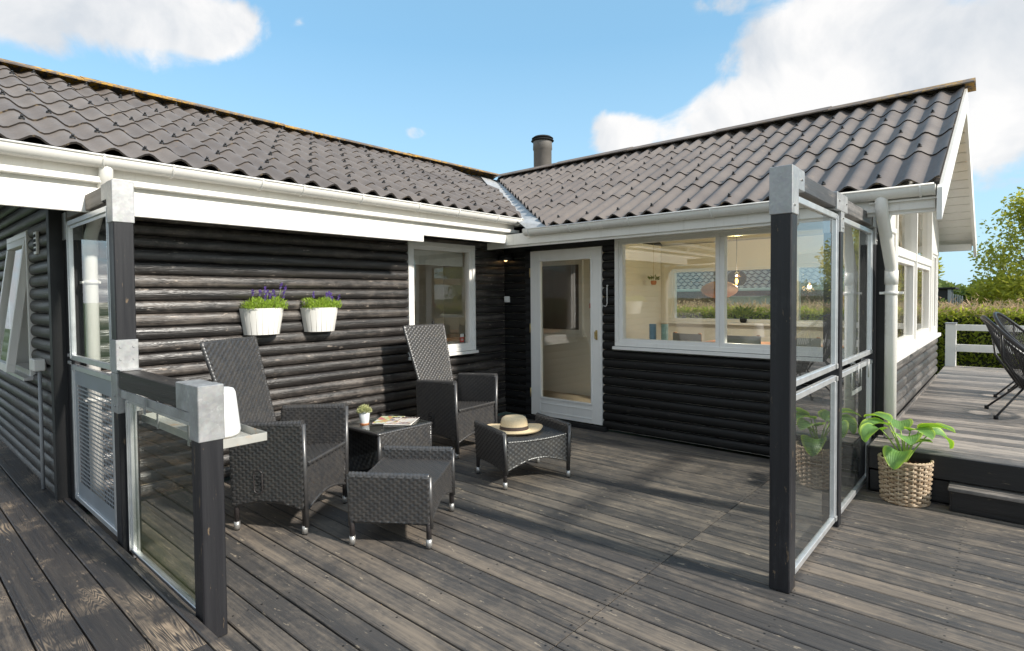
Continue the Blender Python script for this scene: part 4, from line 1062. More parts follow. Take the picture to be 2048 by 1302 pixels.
# small pot with sedum
def tuft(name, m, c, n, rad, h, ls, par=None, flat=.0, rr=None):
    rr = rr or random.Random(5); b = MB()
    for i in range(n):
        a = rr.uniform(0, 2*pi); r = rad*sqrt(rr.random()); hh = h*(1-.6*(r/rad)**2)*rr.uniform(.25, 1.05)
        p = Vector((c[0]+r*cos(a), c[1]+r*sin(a), c[2]+hh)); d = Vector((cos(a)*(r/rad)*.9+rr.uniform(-.4, .4), sin(a)*(r/rad)*.9+rr.uniform(-.4, .4), rr.uniform(.3, 1.3))).normalized()
        s_ = d.orthogonal().normalized(); s_.rotate(Matrix.Rotation(rr.uniform(0, 6.28), 3, d)); L = ls*rr.uniform(.6, 1.3)
        b.add([p, p+d*L*.5+s_*L*.16, p+d*L, p+d*L*.5-s_*L*.16], [(0, 1, 2, 3)])
    return b
pc = (.86, -2.72, zt+.006)
pt = thing('flower_pot', 'small pale grey pot on the corner of the glass side table', 'pot', pc)
MB().lathe([(0, 0), (.033, 0), (.036, .012), (.047, .105), (.042, .105), (.040, .085), (0, .085)], 28, pc).build('pot', M_POTG, pt)
MB().lathe([(0, -.0), (.037, 0), (.0375, .009), (.034, .010)], 28, pc).build('saucer', M_TERRA, pt)
tag(tuft('potted_sedum', M_SUCC, (pc[0], pc[1], pc[2]+.085), 520, .052, .06, .024, rr=random.Random(2)).build('potted_sedum', M_SUCC), 'pale bushy sedum growing in the small grey pot', 'plant')
# magazines
def mag(name, label, cx, cy, rz, z, w_, h_, m, text=None):
    t = thing(name, label, 'magazine', (cx, cy, z), rz=rz, local=True)
    b = MB(); b.cbox(-w_/2, w_/2, -h_/2, h_/2, 0, .004, .0008); b.build('pages', M_PAPER, t)
    def cv(u, v): return ((u-.5)*w_, (v-.5)*h_, .0044+.010*max(0, u-.55)**2*6*(1-v))
    MB().grid(cv, 10, 8).build('cover', m, t)
    if text:
        cu_ = bpy.data.curves.new('title', 'FONT'); cu_.body = text; cu_.size = .05; cu_.extrude = .0004; cu_.align_x = 'CENTER'; cu_.offset = .0012
        o = bpy.data.objects.new('title', cu_); COL.objects.link(o); o.parent = t; o.location = (0, h_/2-.055, .0075); cu_.materials.append(M_INK)
        bpy.context.view_layer.update(); me_ = bpy.data.meshes.new_from_object(o); bpy.data.objects.remove(o)
        o = bpy.data.objects.new('title', me_); COL.objects.link(o); o.parent = t; o.location = (0, h_/2-.055, .0075)
    return t
mag('magazine', 'open-faced magazine with pink and green cover photo, half covered by the other', .90, -2.50, radians(38), zt+.0065, .21, .28, M_MAG2)
mag('magazine', 'white magazine with dark title lettering lying on top at the table edge', 1.045, -2.475, radians(37), zt+.0115, .23, .30, M_MAG, 'BO BEDRE')
# hat
ht = thing('straw_hat', 'natural straw fedora with dark brown band on the footstool', 'hat', (1.745, -1.835, .375))
b = MB(); N = 48
hc = Vector((1.745, -1.835, .378)); hd = atan2(r_.y, r_.x)
def hat(r, z, a, pin=0.0):
    ex = r*1.22*cos(a); ey = r*1.0*sin(a); p = Vector((ex, ey, 0)); p.rotate(Matrix.Rotation(hd, 3, 'Z')); return hc+p+Vector((0, 0, z))
prof = [(.200, .020), (.192, .006), (.16, .000), (.12, .003), (.100, .010), (.0965, .03), (.094, .06), (.090, .085), (.083, .105), (.066, .118), (.040, .110), (.015, .100), (.0, .098)]
vs = []; 
for (r, z) in prof:
    for k in range(N):
        a = 2*pi*k/N; zz = z
        if r > .15: zz += .012*cos(2*a)*(r-.15)/.05+.004*sin(3*a)
        rr_ = r
        if z > .06 and r > .03: rr_ *= 1-.16*max(0, cos(a+1.1))**6-.10*max(0, cos(a-2.0))**6
        vs.append(hat(rr_, zz, a))
b.add(vs, [(i*N+k, i*N+(k+1) % N, (i+1)*N+(k+1) % N, (i+1)*N+k) for i in range(len(prof)-1) for k in range(N)], 0, True)
b.build('crown_and_brim', M_STRAW, ht)
b = MB(); vs = [hat(r, z, 2*pi*k/N) for (r, z) in ((.1025, .010), (.0985, .038)) for k in range(N)]
b.add(vs, [(k, (k+1) % N, N+(k+1) % N, N+k) for k in range(N)], 0, True); b.build('hat_band', M_BAND, ht)

# ================================================================== WALL PLANTERS
def planter(lab, yc, wd, z0, z1, seed, plab, tall):
    t = thing('wall_planter', lab, 'planter', (.045, yc, z0), group='white planters on the log wall')
    b = MB(); d = .17; n = 20
    def rim(z, k): 
        f_ = .80+.20*(z-z0)/(z1-z0); a = -pi/2+pi*k/n
        return (.04+d*f_*max(0, cos(a))**.8, yc+wd/2*f_*sin(a), z)
    vs = [rim(z, k) for z in (z0, z1) for k in range(n+1)]
    b.add(vs, [(k, k+1, n+2+k, n+1+k) for k in range(n)], 0, True)
    b.add([rim(z0, k) for k in range(n+1)], [tuple(range(n+1))[::-1]]); b.add([rim(z0, 0), rim(z0, n), rim(z1, n), rim(z1, 0)], [(3, 2, 1, 0)])
    b.add([rim(z1, k) for k in range(n+1)]+[(.04+(p[0]-.04)*.93, yc+(p[1]-yc)*.95, p[2]) for p in [rim(z1, k) for k in range(n+1)]], [(k, k+1, n+2+k, n+1+k) for k in range(n)])
    b.build('tub', M_WHITE, t)
    b = MB()
    for k in range(2, n-1, 2):
        p0, p1 = Vector(rim(z0+.003, k)), Vector(rim(z1-.003, k)); b.tube([p0, p1], .0016, 5)
    b.build('stave_joint', plain('stave joint grey', (.5, .48, .44), .6), t)
    MB().add([( .045, yc-wd*.45, z1-.02), (.18, yc-wd*.36, z1-.02), (.18, yc+wd*.36, z1-.02), (.045, yc+wd*.45, z1-.02)], [(0, 1, 2, 3)])
    s = MB(); s.add([(.045, yc-wd*.46, z1-.015), (.17, yc-wd*.36, z1-.015), (.20, yc, z1-.015), (.17, yc+wd*.36, z1-.015), (.045, yc+wd*.46, z1-.015)], [(0, 1, 2, 3, 4)]); s.build('soil', M_SOIL, t)
    rr = random.Random(seed); b = MB()
    for i in range(1500):
        yy = yc+rr.uniform(-.46, .44)*wd; xx = .04+rr.uniform(.01, .165); hh = (.085+.02*sin(yy*40))*rr.uniform(.0, 1)*(1-.3*abs(yy-yc)/wd)
        p = Vector((xx, yy, z1-.015+hh)); d_ = Vector((rr.uniform(-.5, .8), (yy-yc)*4+rr.uniform(-.6, .6), rr.uniform(.5, 1.5))).normalized()
        s_ = d_.orthogonal().normalized(); s_.rotate(Matrix.Rotation(rr.uniform(0, 6.28), 3, d_)); L = rr.uniform(.018, .036)
        b.add([p, p+d_*L*.5+s_*.0032, p+d_*L, p+d_*L*.5-s_*.0032], [(0, 1, 2, 3)])
    pl_ = thing('lavender_plant', plab, 'plant', (.12, yc, z1))
    b.build('foliage', M_LAV, pl_)
    for (dy, hh, lean) in tall:
        p = Vector((.13, yc+dy*wd, z1+.02)); q_ = Vector((.14, yc+dy*wd+lean, z1+hh)); b = MB(); b.tube([p, q_], .0012, 4); b.build('stem', M_STEM, pl_)
        b = MB(); d_ = (q_-p).normalized()
        for i in range(46):
            t_ = rr.uniform(-.028, .024); pp = q_+d_*t_+Vector((rr.uniform(-1, 1), rr.uniform(-1, 1), rr.uniform(-1, 1))).normalized()*.007*(1-abs(t_)/.05)
            dd = Vector((rr.uniform(-1, 1), rr.uniform(-1, 1), rr.uniform(0, 1))).normalized(); s_ = dd.orthogonal().normalized()*.004
            b.add([pp, pp+dd*.006+s_, pp+dd*.012, pp+dd*.006-s_], [(0, 1, 2, 3)])
        b.build('flower_spike', M_FLOW, pl_)
planter('white half-barrel planter with tall lavender, above the nearest chair', -3.195, .365, 1.205, 1.43, 3, 'lavender with several tall purple spikes in the wider planter',
        [(-.30, .13, 0), (-.12, .13, -.005), (-.04, .155, .01), (.30, .19, .03), (.42, .16, .02), (.44, .11, .0), (.1, .10, 0), (-.02, .08, 0), (.22, .08, 0), (.04, .13, .0), (.15, .13, .01)])
planter('smaller white half-barrel planter with low lavender, beside the window', -2.655, .35, 1.205, 1.425, 9, 'low lavender with short purple spikes in the planter beside the window',
        [(-.28, .115, 0), (.10, .11, .0), (.17, .12, .0), (.22, .105, 0), (.40, .09, .02), (.12, .08, 0), (.26, .075, 0)])

# ================================================================== HOSTA IN BASKET
bc = Vector((4.345, -.50, 0)); br = .155; bh = .305
bk = thing('rattan_basket', 'round rattan basket planter between the glass fence and the step', 'basket', tuple(bc))
b = MB(); NS = 22; NR = 17
for k in range(NS):
    a = 2*pi*k/NS; b.tube([(bc.x+(br*.90)*cos(a), bc.y+br*.90*sin(a), .01), (bc.x+br*cos(a), bc.y+br*sin(a), bh)], .006, 5)
b.build('stake', M_BASK, bk)
b = MB()
for j in range(NR):
    z = .018+j*(bh-.02)/NR; r0 = br*(.90+.10*z/bh)
    for rep in range(2):
        pts = []
        M_ = NS*4
        for k in range(M_):
            a = 2*pi*k/M_; wv = .011*cos(pi*k/2*.5*1.0+pi*(j % 2)+0) if True else 0
            wv = .011*(cos(a*NS/2+pi*(j % 2)))
            pts.append((bc.x+(r0+wv)*cos(a), bc.y+(r0+wv)*sin(a), z+rep*.0075+.002*sin(a*3+j)))
        b.tube(pts, .0045, 5, closed=True)
b.build('weave', M_BASK, bk)
b = MB()
for rep in range(3):
    pts = [(bc.x+(br+.004+.006*cos(2*pi*k/64*12+rep*2.1))*cos(2*pi*k/64), bc.y+(br+.004+.006*cos(2*pi*k/64*12+rep*2.1))*sin(2*pi*k/64), bh+.004+.006*sin(2*pi*k/64*12+rep*2.1)) for k in range(64)]
    b.tube(pts, .006, 5, closed=True)
    pts = [(bc.x+(br*.91+.006*cos(2*pi*k/64*12+rep*2.1))*cos(2*pi*k/64), bc.y+(br*.91+.006*cos(2*pi*k/64*12+rep*2.1))*sin(2*pi*k/64), .012+.006*sin(2*pi*k/64*12+rep*2.1)) for k in range(64)]
    b.tube(pts, .006, 5, closed=True)
b.build('rim', M_BASK, bk)
rr = random.Random(4); b = MB(); b.lathe([(0, bh-.03), (br*.9, bh-.035)], 24, tuple(bc))
for i in range(260):
    a = rr.uniform(0, 6.28); r = br*.9*sqrt(rr.random()); p = bc+Vector((r*cos(a), r*sin(a), bh-.032+rr.uniform(0, .016))); d = Vector((rr.uniform(-1, 1), rr.uniform(-1, 1), rr.uniform(-.3, .6))).normalized()*rr.uniform(.008, .022); s_ = d.orthogonal().normalized()*.004
    b.add([p-d, p+s_, p+d, p-s_], [(0, 1, 2, 3)])
b.build('bark_mulch', M_SOIL, bk)
hp = thing('hosta_plant', 'hosta with broad striped green leaves growing out of the rattan basket', 'plant', (bc.x, bc.y, bh))
def leaf(base, tip_dir, droop, L, W, stem_to, roll=0.0):
    """stem from base to stem_to; blade continues along tip_dir, drooping"""
    base = Vector(base); s_ = Vector(stem_to); d = Vector(tip_dir).normalized()
    b = MB(); mid = (base+s_)/2+Vector((0, 0, .03)); pts = [base*(1-t)**2+mid*2*t*(1-t)+s_*t*t for t in [i/6 for i in range(7)]]
    b.tube(pts, [.007-.003*i/6 for i in range(7)], 6); b.build('stem', M_STEM, hp)
    nu, nv = 10, 12; verts = []; uvs = []
    dh = Vector((d.x, d.y, 0)); dh = dh.normalized() if dh.length > .01 else Vector((1, 0, 0)); ang0 = atan2(d.z, sqrt(d.x**2+d.y**2)); side = dh.cross(Vector((0, 0, 1)))
    if roll: side = side*cos(roll)+Vector((0, 0, 1))*sin(roll)
    p = s_.copy(); spine = []; 
    for j in range(nv+1):
        t = j/nv; a = ang0-droop*t; spine.append((p.copy(), dh*cos(a)+Vector((0, 0, sin(a))))); p = p+spine[-1][1]*L/nv
    for j in range(nv+1):
        t = j/nv; wdt = W*(sin(pi*min(1, t*1.0)**.70))**.62*(1-.12*t) if 0 < t < 1 else .0015
        sp, dr = spine[j]; nrm = side.cross(dr).normalized()
        for i in range(nu+1):
            u = i/nu*2-1; cup = (abs(u)**1.3)*wdt*.34; rp = .0025*sin(i*pi*1.0)*1
            verts.append(sp+side*u*wdt+nrm*(cup+.003*sin(j*1.3+u*5)*(abs(u)))); uvs.append((i/nu, t))
    me = bpy.data.meshes.new('leaf'); fs = [(j*(nu+1)+i, j*(nu+1)+i+1, (j+1)*(nu+1)+i+1, (j+1)*(nu+1)+i) for j in range(nv) for i in range(nu)]
    me.from_pydata([v[:] for v in verts], [], fs); me.materials.append(M_HOSTA); uvl = me.uv_layers.new(name='UVMap')
    for poly in me.polygons:
        poly.use_smooth = True
        for li in poly.loop_indices: uvl.data[li].uv = uvs[me.loops[li].vertex_index]
    o = bpy.data.objects.new('leaf', me); COL.objects.link(o); o.parent = hp; o.location = -wloc(hp)
B0 = Vector((bc.x, bc.y, bh-.03))
def HV(x, y, z): return B0+r_*x+Vector((cf.x, cf.y, 0)).normalized()*y+Vector((0, 0, z))
def HD(x, y, z): return r_*x+Vector((cf.x, cf.y, 0)).normalized()*y+Vector((0, 0, z))
leaf(B0+Vector((.0, -.02, 0)), HD(-.55, -.50, .30), 2.0, .22, .090, HV(-.10, -.10, .11))
leaf(B0, HD(-.35, -.80, .55), 1.3, .21, .100, HV(-.05, -.06, .20))
leaf(B0, HD(-.9, .1, .4), 1.7, .24, .085, HV(-.08, .06, .26))
leaf(B0, HD(-.85, -.3, .6), 2.2, .22, .075, HV(-.17, .0, .24))
leaf(B0, HD(.9, -.25, .20), 1.9, .19, .08, HV(.16, -.02, .22), -.25)
leaf(B0, HD(.45, -.65, .55), 1.1, .23, .095, HV(.10, .0, .24), .15)
leaf(B0, HD(.3, .5, .5), 1.3, .22, .085, HV(.02, .08, .22))
leaf(B0, HD(.35, -.5, .7), 1.0, .15, .055, HV(.02, -.03, .13))
leaf(B0, HD(-.4, .7, .5), 1.2, .20, .075, HV(-.05, .09, .28))
leaf(B0, HD(.1, -.8, .4), 1.2, .20, .085, HV(.02, -.02, .24))

# ================================================================== RAILING, ACAPULCO CHAIRS
rl = thing('white_railing', 'white wooden railing with two flat rails at the end of the raised deck', 'railing', (4.2, 5.9, UZ))
MB().cbox(4.14, 4.275, 5.87, 6.0, UZ-.3, UZ+.665, .004).build('post', M_WHITE, rl)
MB().cbox(4.132, 4.283, 5.862, 6.008, UZ+.666, UZ+.685, .004).build('post_top', M_GREYP, rl)
MB().cbox(7.2, 7.33, 5.87, 6.0, UZ-.3, UZ+.665, .004).build('post', M_WHITE, rl)
MB().cbox(4.277, 9.0, 5.875, 5.90, UZ+.565, UZ+.66, .004).build('rail', M_WHITE, rl)
MB().cbox(4.277, 9.0, 5.875, 5.90, UZ+.235, UZ+.35, .004).build('rail', M_WHITE, rl)
def acapulco(label, loc, rz):
    t = thing('string_chair', label, 'chair', loc, rz=rz, local=True, group='black string chairs on the raised deck')
    # local: faces +x. oval shell: outer ring tilted back, inner ring low
    C = Vector((.05, 0, .58)); N = 56; tilt = radians(38)
    def outer(a):
        px, py = .47*cos(a), .40*sin(a)
        x = px*cos(tilt); z = -px*sin(tilt)
        return C+Vector((x, py, z+.05*cos(2*a)))
    def inner(a):
        return Vector((.05+.10*cos(a), .12*sin(a), .27))
    b = MB(); b.tube([outer(2*pi*k/N) for k in range(N)], .017, 8, closed=True); b.build('outer_ring', M_STRING, t)
    b = MB(); b.tube([inner(2*pi*k/24) for k in range(24)], .011, 6, closed=True); b.build('inner_ring', M_STRING, t)
    n = 92
    for k in range(n):
        a = 2*pi*k/n; o_, i_ = outer(a), inner(a); m_ = (o_+i_)/2-Vector((0, 0, .055))
        b = MB(); pts = [o_*(1-t_)**2+m_*2*t_*(1-t_)+i_*t_*t_ for t_ in (0, .25, .5, .75, 1)]
        b.tube(pts, .0038, 4, cap=False); b.build('cord', M_STRING, t)
    for (sx, sy) in ((1, 1), (1, -1), (-1, 1), (-1, -1)):
        top = Vector((.05+.09*sx, .11*sy, .27)); foot = Vector((.05+.30*sx, .28*sy, .02))
        b = MB(); b.tube([top, foot], .0095, 7); lg = b.build('leg', M_STRING, t)
        b = MB(); b.tube([foot+Vector((0, 0, .012)), foot-Vector((0, 0, .02))], .018, 8); b.build('foot_pad', M_BLACK, lg)
    b = MB()
    for sy in (-1, 1): b.tube([(-.04, .11*sy, .27), (-.20, .20*sy, .55), outer(pi-.75*sy)], .011, 6)
    b.build('back_strut', M_STRING, t)
    return t
a1 = acapulco('black string chair nearer the deck step, feet splayed on the boards', (5.03, 1.62, UZ), radians(8))
a2 = copy_thing(a1, (5.10, 2.95, UZ), radians(-12), 'black string chair farther off, in front of the white railing')

# ================================================================== HEDGE, TREES, FAR THINGS
def leafcloud(b, n, sampler, ls, rr, asp=.45):
    for i in range(n):
        p, nrm = sampler(rr); d = (Vector((rr.uniform(-1, 1), rr.uniform(-1, 1), rr.uniform(-1, 1)))+nrm*.6).normalized()
        s_ = d.orthogonal().normalized(); s_.rotate(Matrix.Rotation(rr.uniform(0, 6.28), 3, d)); L = ls*rr.uniform(.6, 1.4)
        b.add([p, p+d*L*.5+s_*L*asp*.5, p+d*L, p+d*L*.5-s_*L*asp*.5], [(0, 1, 2, 3)])
hd_ = thing('hedge', 'long clipped hedge with green sides and dry brown top behind the white railing', 'hedge', (3, 7.6, -.3))
rr = random.Random(11)
HY0, HY1 = 7.15, 8.3
def hs(rr):
    x = rr.uniform(-7, 15); z = rr.uniform(-.3, 1.22); bump = .10*mn.noise(Vector((x*1.7, z*2.3, 3)))+.05*mn.noise(Vector((x*6, z*7, 3)))
    if rr.random() < .25: return Vector((x, rr.uniform(HY0, HY1), 1.12+bump+rr.uniform(-.06, .10))), Vector((0, 0, 1))
    return Vector((x, HY0+bump+rr.uniform(0, .10), z)), Vector((0, -1, .2))
b = MB(); leafcloud(b, 52000, hs, .075, rr, .5); b.build('foliage', M_HEDGE, hd_)
def ht_(rr):
    x = rr.uniform(-7, 15); y = rr.uniform(HY0-.02, HY1); return Vector((x, y, 1.16+.06*mn.noise(Vector((x*2, y*2, 0)))+rr.uniform(-.05, .13)+(.16*rr.random()**3 if rr.random() < .3 else 0))), Vector((0, -.5, .6))
b = MB(); leafcloud(b, 26000, ht_, .10, rr, .12); b.build('dry_twigs', M_HEDGET, hd_)
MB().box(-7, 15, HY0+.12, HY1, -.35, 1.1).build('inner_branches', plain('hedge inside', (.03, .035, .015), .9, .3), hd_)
def tree(name, label, loc, h, cr_, trunk, seed, n, mat_, ls=.11, group=None, low=.35, squash=.9, clumps=40):
    rr = random.Random(seed); t = thing(name, label, 'tree', loc, group=group); L = Vector(loc)
    b = MB(); top = L+Vector((0, 0, h*.7)); b.tube([L, L+Vector((.05, .03, h*.3)), top], [trunk, trunk*.7, trunk*.25], 8)
    cl_ = []
    for i in range(clumps):
        a = rr.uniform(0, 2*pi); q_ = rr.uniform(low, 1); rad = cr_*(sin(pi*min(.97, max(.05, (q_-low*.75)/(1.05-low*.75))))**.6)*rr.uniform(.3, 1)
        c = L+Vector((rad*cos(a), rad*sin(a), h*q_)); cl_.append((c, cr_*rr.uniform(.16, .30)))
        st_ = L+Vector((0, 0, h*rr.uniform(.2, .5))); mid = (st_+c)/2+Vector((0, 0, -.05*h)); b.tube([st_, mid, c], [trunk*.35, trunk*.2, trunk*.06], 5)
    b.build('trunk', M_BARK, t)
    def sm(rr):
        c, r = rr.choice(cl_); v = Vector((rr.gauss(0, 1), rr.gauss(0, 1), rr.gauss(0, .8))); v = v.normalized()*r*rr.random()**.45
        return c+v, v.normalized()
    b = MB(); leafcloud(b, n, sm, ls, rr, .5); b.build('crown', mat_, t); return t
tree('garden_tree', 'yellow-green garden tree behind the hedge, cut by the photo edge', (5.75, 13.2, -.3), 4.05, 1.75, .08, 5, 22000, M_TREE, .10, clumps=110, low=.26)
tree('garden_tree', 'rounded green tree beyond the hedge, mirrored in the gable windows', (11.5, 12.5, -.3), 4.6, 2.4, .14, 8, 11000, M_TREE, .14)
tree('garden_tree', 'broad dark tree standing well behind the right of the hedge', (16.5, 17, -.3), 5.4, 3.0, .16, 9, 9000, M_TREE2, .18)
tree('garden_tree', 'leafy tree behind the neighbouring tiled roof, seen through the fence glass', (1.4, 17.5, -.3), 5.0, 1.9, .14, 12, 9000, M_TREE, .16)
# distant belt
rr = random.Random(21)
def ds(rr):
    x = rr.uniform(-60, 60); h = 2.6+2.2*abs(mn.noise(Vector((x*.06, 2, 0))))*2+1.2*mn.noise(Vector((x*.3, 5, 0))); return Vector((x, 120+rr.uniform(0, 20), -.3+h*rr.random()**.6)), Vector((0, -1, 0))
b = MB(); leafcloud(b, 16000, ds, 1.5, rr, .6); o = b.build('distant_treeline', M_TREE2); o['kind'] = 'stuff'
def ds2(rr):
    x = rr.uniform(-5, 30); return Vector((x, 34+rr.uniform(0, 10), -.3+(1.2+.8*mn.noise(Vector((x*.5, 1, 0))))*rr.random())), Vector((0, -1, 0))
b = MB(); leafcloud(b, 9000, ds2, .35, rr, .5); o = b.build('field_scrub', M_TREE2); o['kind'] = 'stuff'
sh = thing('garden_shed', 'distant black flat-roofed garden shed beyond the hedge', 'shed', (1.6, 41, -.3))
MB().box(-1.2, 2.05, 40, 43, -.35, 1.80).build('wall', M_DARK, sh); MB().cbox(-1.3, 2.35, 39.8, 43.2, 1.80, 1.93, .02).build('roof', M_BLACK, sh)
MB().box(1.95, 2.12, 39.9, 40.0, -.35, 1.8).build('door_post', M_GREYP, sh)
for i in range(5): MB().box(2.2+i*.11, 2.26+i*.11, 40, 40.1, -.35, 1.5-.03*i).build('slat', M_GREYP, sh)
# neighbour house seen through the windows
nb = thing('neighbour_house', 'neighbouring brown brick house with dark green tiled roof behind the hedge', 'house', (-4, 15, -.3))
MB().box(-12.5, .9, 13.9, 20, -.35, 1.68).build('wall', M_BRICK, nb)
b = MB(); ex0, ex1 = -13, 1.2
def nz_(y): return 1.72+(y-13.4)*.50
rows = 14; cols = 62; dy = 3.4/rows; dx = (ex1-ex0)/cols
for j in range(rows):
    ya_ = 13.4+j*dy; yb2 = ya_+dy+.03
    pts0, pts1 = [], []
    for i in range(cols*4+1):
        x = ex0+i*dx/4; wv = .035*cos(2*pi*i/4*1.0)
        pts0.append((x, ya_, nz_(ya_)+.05+wv)); pts1.append((x, yb2, nz_(yb2)+.01+wv))
    n_ = len(pts0); b.add(pts0+pts1, [(i, i+1, n_+i+1, n_+i) for i in range(n_-1)], 0, True)
    b.add(pts0+[(p[0], p[1], p[2]-.05) for p in pts0], [(n_+i, n_+i+1, i+1, i) for i in range(n_-1)], 1)
o = b.build('roof_tile', [M_NTILE, M_BLACK], nb); o['kind'] = 'stuff'
MB().prism([(13.5, 1.70), (16.8, 3.35), (20.2, 1.70)], 'x', -12.9, 1.1).build('roof', M_NTILE, nb)
MB().cbox(-13, 1.2, 13.25, 13.38, 1.66, 1.75, .01).build('gutter', plain('pale green gutter', (.45, .55, .45), .5), nb)
MB().cbox(-2.3, -.9, 13.84, 13.9, .6, 1.5, .01).build('window', M_WHITE2, nb)
# parasol and back garden things that show only as reflections
pa = thing('parasol', 'big beige garden parasol, visible mirrored in the wide window', 'parasol', (2.4, -9.6, 0))
MB().tube([(2.4, -9.6, -.3), (2.4, -9.6, 3.05)], .025, 10).build('pole', M_TABLE, pa)
b = MB(); n = 8; R0 = 1.7
vs = [(2.4, -9.6, 3.0)]+[(2.4+R0*cos(2*pi*k/n), -9.6+R0*sin(2*pi*k/n), 2.42) for k in range(n)]+[(2.4+R0*cos(2*pi*k/n), -9.6+R0*sin(2*pi*k/n), 2.22) for k in range(n)]
b.add(vs, [(0, 1+k, 1+(k+1) % n) for k in range(n)]+[(1+k, 1+n+k, 1+n+(k+1) % n, 1+(k+1) % n) for k in range(n)]); b.build('canopy', M_CANV, pa)

# ================================================================== INTERIOR THINGS
dt = thing('dining_table', 'reddish wooden dining table inside behind the wide window', 'table', (2.6, 2.2, .12))
MB().cbox(1.7, 3.5, 1.75, 2.65, .84, .87, .005).build('table_top', M_TABLE, dt)
for (x, y) in ((1.8, 1.85), (3.4, 1.85), (1.8, 2.55), (3.4, 2.55)): MB().cbox(x-.03, x+.03, y-.03, y+.03, .12, .84, .004).build('leg', M_TABLE, dt)
def dchair(lab, x, y, rz):
    t = thing('dining_chair', lab, 'chair', (x, y, .12), rz=rz, local=True, group='dining chairs at the indoor table')
    MB().cbox(-.21, .21, -.21, .21, .42, .46, .008).build('seat', M_GREYP, t)
    MB().grid(lambda u, v: ((-.20+.05*sin(pi*u)*-1, -.22+.44*u, .58+.34*v)), 10, 3).build('backrest', M_GREYP, t)
    for (a, c) in ((-.19, -.19), (-.19, .19), (.19, -.19), (.19, .19)): MB().cbox(a-.016, a+.016, c-.016, c+.016, 0, .42 if a > 0 else .93, .003).build('leg', M_TABLE, t)
    return t
d1 = dchair('grey dining chair at the table corner nearest the door side', 1.95, 1.45, radians(75))
copy_thing(d1, (2.55, 1.42, .12), radians(95), 'middle grey dining chair, its back to the wide window')
copy_thing(d1, (3.2, 1.45, .12), radians(85), 'grey dining chair behind the window, next to the black fence post')
tag(MB().grid(lambda u, v: ((.35+.5*u, 1.5-.15*sin(pi*u), .62+.38*v*(1-.3*(2*u-1)**4)))  , 16, 4).build('lounge_chair', M_DARK), 'black curved chair back inside, at the lower corner of the window', 'chair')
for i, (x, y, m, lab) in enumerate(((1.985, .20, M_CUPB, 'tall stack of blue cups inside the wide window'), (2.115, .22, M_CUPG, 'tall stack of pale green cups inside the wide window'))):
    t = thing('cup_stack', lab, 'cups', (x, y, .995))
    for k in range(7): MB().lathe([(.030, .0), (.038, .055), (.040, .058), (.036, .058)], 16, (x, y, 1.0+k*.024)).build('cup', m, t)
MB().cbox(1.66, 3.92, .13, .40, .965, .995, .003).build('inner_sill', M_WHITE2, H)
pl1 = thing('pendant_lamp', 'smoky glass pendant lamp with a lit bulb over the dining table', 'pendant lamp', (2.1, 2.4, 1.72))
MB().lathe([(.03, .11), (.09, .085), (.125, .03), (.125, -.02), (.10, -.07), (.06, -.095)], 28, (2.1, 2.4, 1.735)).build('glass_shade', M_SMOKE, pl1)
MB().lathe([(0, -.045), (.012, -.035), (.02, 0), (.012, .035), (0, .04)], 12, (2.1, 2.4, 1.70)).build('bulb', M_BULB, pl1)
pt_ = bpy.data.lights.new('bulb_light', 'POINT'); pt_.energy = 40; pt_.color = (1, .93, .82); pt_.shadow_soft_size = .03; lo_ = bpy.data.objects.new('bulb_light', pt_); COL.objects.link(lo_); lo_.parent = pl1; lo_.location = (0, 0, -.06)
MB().tube([(2.1, 2.4, 1.74), (2.1, 2.4, 2.9)], .004, 6).build('cable', M_DARK, pl1)
pl2 = thing('pendant_lamp', 'salmon oval paper pendant lamp inside, below the smoky glass one', 'pendant lamp', (1.94, 2.4, 1.585))
MB().lathe([(.02*1, .118), (.10, .108), (.17, .08), (.22, .045), (.245, 0), (.22, -.045), (.17, -.08), (.10, -.108), (.02, -.118)], 32, (1.94, 2.2, 1.585)).build('lamp_shade', M_SALMON, pl2)
MB().tube([(1.94, 2.2, 1.70), (1.94, 2.2, 3.0)], .003, 6).build('cable', M_WHITE2, pl2)
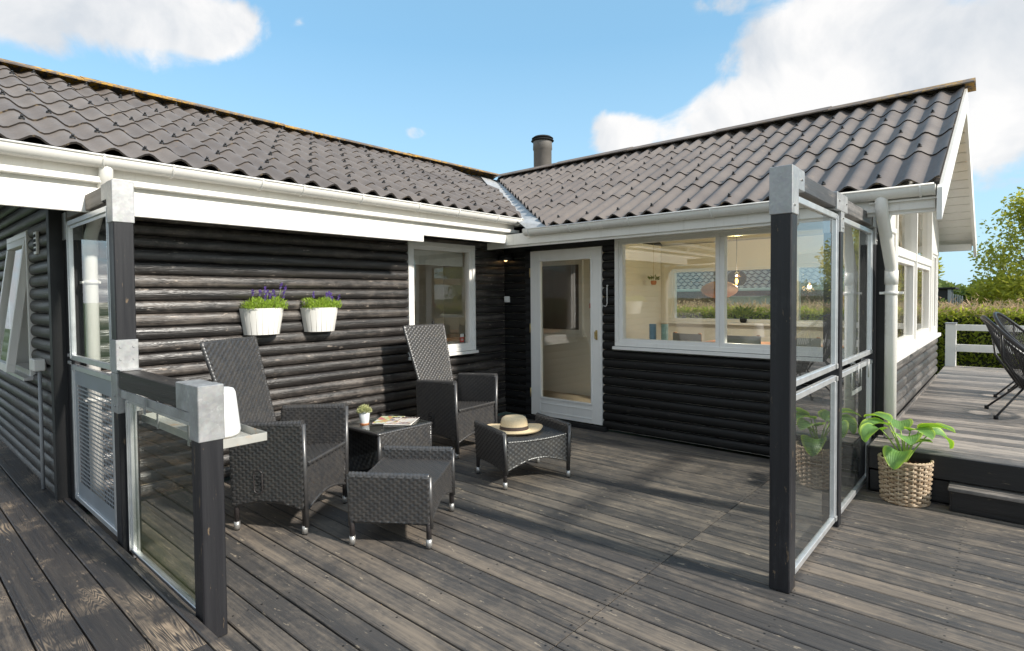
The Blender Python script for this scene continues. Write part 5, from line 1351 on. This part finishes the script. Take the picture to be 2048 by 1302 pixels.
def hplant(lab, c, m_pot, n, rad, h, ls, pr_=.05, ph=.07, cable=None):
    t = thing('potted_plant', lab, 'plant', c)
    MB().lathe([(0, 0), (pr_*.7, 0), (pr_, ph*.5), (pr_*.95, ph), (pr_*.85, ph)], 20, c).build('pot', m_pot, t)
    tuft('x', M_TREE2, (c[0], c[1], c[2]+ph), n, rad, h, ls, rr=random.Random(int(c[0]*100))).build('foliage', M_TREE2, t)
    if cable: MB().tube([(c[0], c[1], c[2]+ph), (c[0], c[1], cable)], .003, 5).build('cord', M_BRASS, t)
hplant('small green plant in a brown pot hanging indoors by a cord', (.35, 3.4, 1.70), M_TERRA, 60, .07, .06, .06, cable=2.4)
hplant('plant in a black bowl on the far indoor sill', (1.62, 4.05, 1.06), M_BLACK, 60, .08, .15, .12, .055, .07)
hplant('leafy plant in a blue pot on the dining table', (2.75, 2.1, .872), M_CUPB, 90, .07, .12, .06, .08, .11)
def sticker(lab, bx):
    t = thing('first_aid_sticker', lab, 'sticker', bx); x, y, z = bx
    return t
s = thing('warning_sticker', 'red and white sticker at the bottom of the small window', 'sticker', (-.02, -.73, 1.02))
MB().box(-.022, -.020, -.775, -.715, .975, 1.035).build('red_field', M_RED, s); MB().box(-.022, -.020, -.775, -.715, 1.036, 1.075).build('white_field', M_PAPER, s)
MB().box(-.0195, -.0190, -.750, -.740, .988, 1.022).box(-.0195, -.0190, -.762, -.728, 1.0, 1.010).build('cross', M_PAPER, s)
s = thing('warning_sticker', 'red and white sticker inside the glass of the white door', 'sticker', (1.34, .01, 1.4))
MB().box(1.31, 1.36, -.016, -.014, 1.375, 1.43).build('red_field', M_RED, s); MB().box(1.31, 1.36, -.016, -.014, 1.431, 1.465).build('white_field', M_PAPER, s)
# blind and furnishings behind the small window
tag(MB().cbox(-.10, -.08, -1.50, -.66, 1.88, 2.05, .003).build('roller_blind', M_CURT), 'pale blind pulled up at the top of the small window', 'blind')
kc = thing('kitchen_counter', 'wooden counter with white cupboards inside the small window', 'counter', (-.7, -.9, .12))
MB().box(-.75, -.25, -1.8, -.2, .12, .98).build('cupboard', M_WHITE2, kc); MB().cbox(-.78, -.20, -1.85, -.15, .98, 1.02, .004).build('worktop', M_TABLE, kc)
tag(MB().lathe([(0, 0), (.06, 0), (.055, .02), (.02, .16), (.022, .19), (.0, .22)], 20, (-.45, -.82, 1.02)).build('black_ornament', M_DARK), 'black cone-shaped ornament on the counter inside the small window', 'ornament')
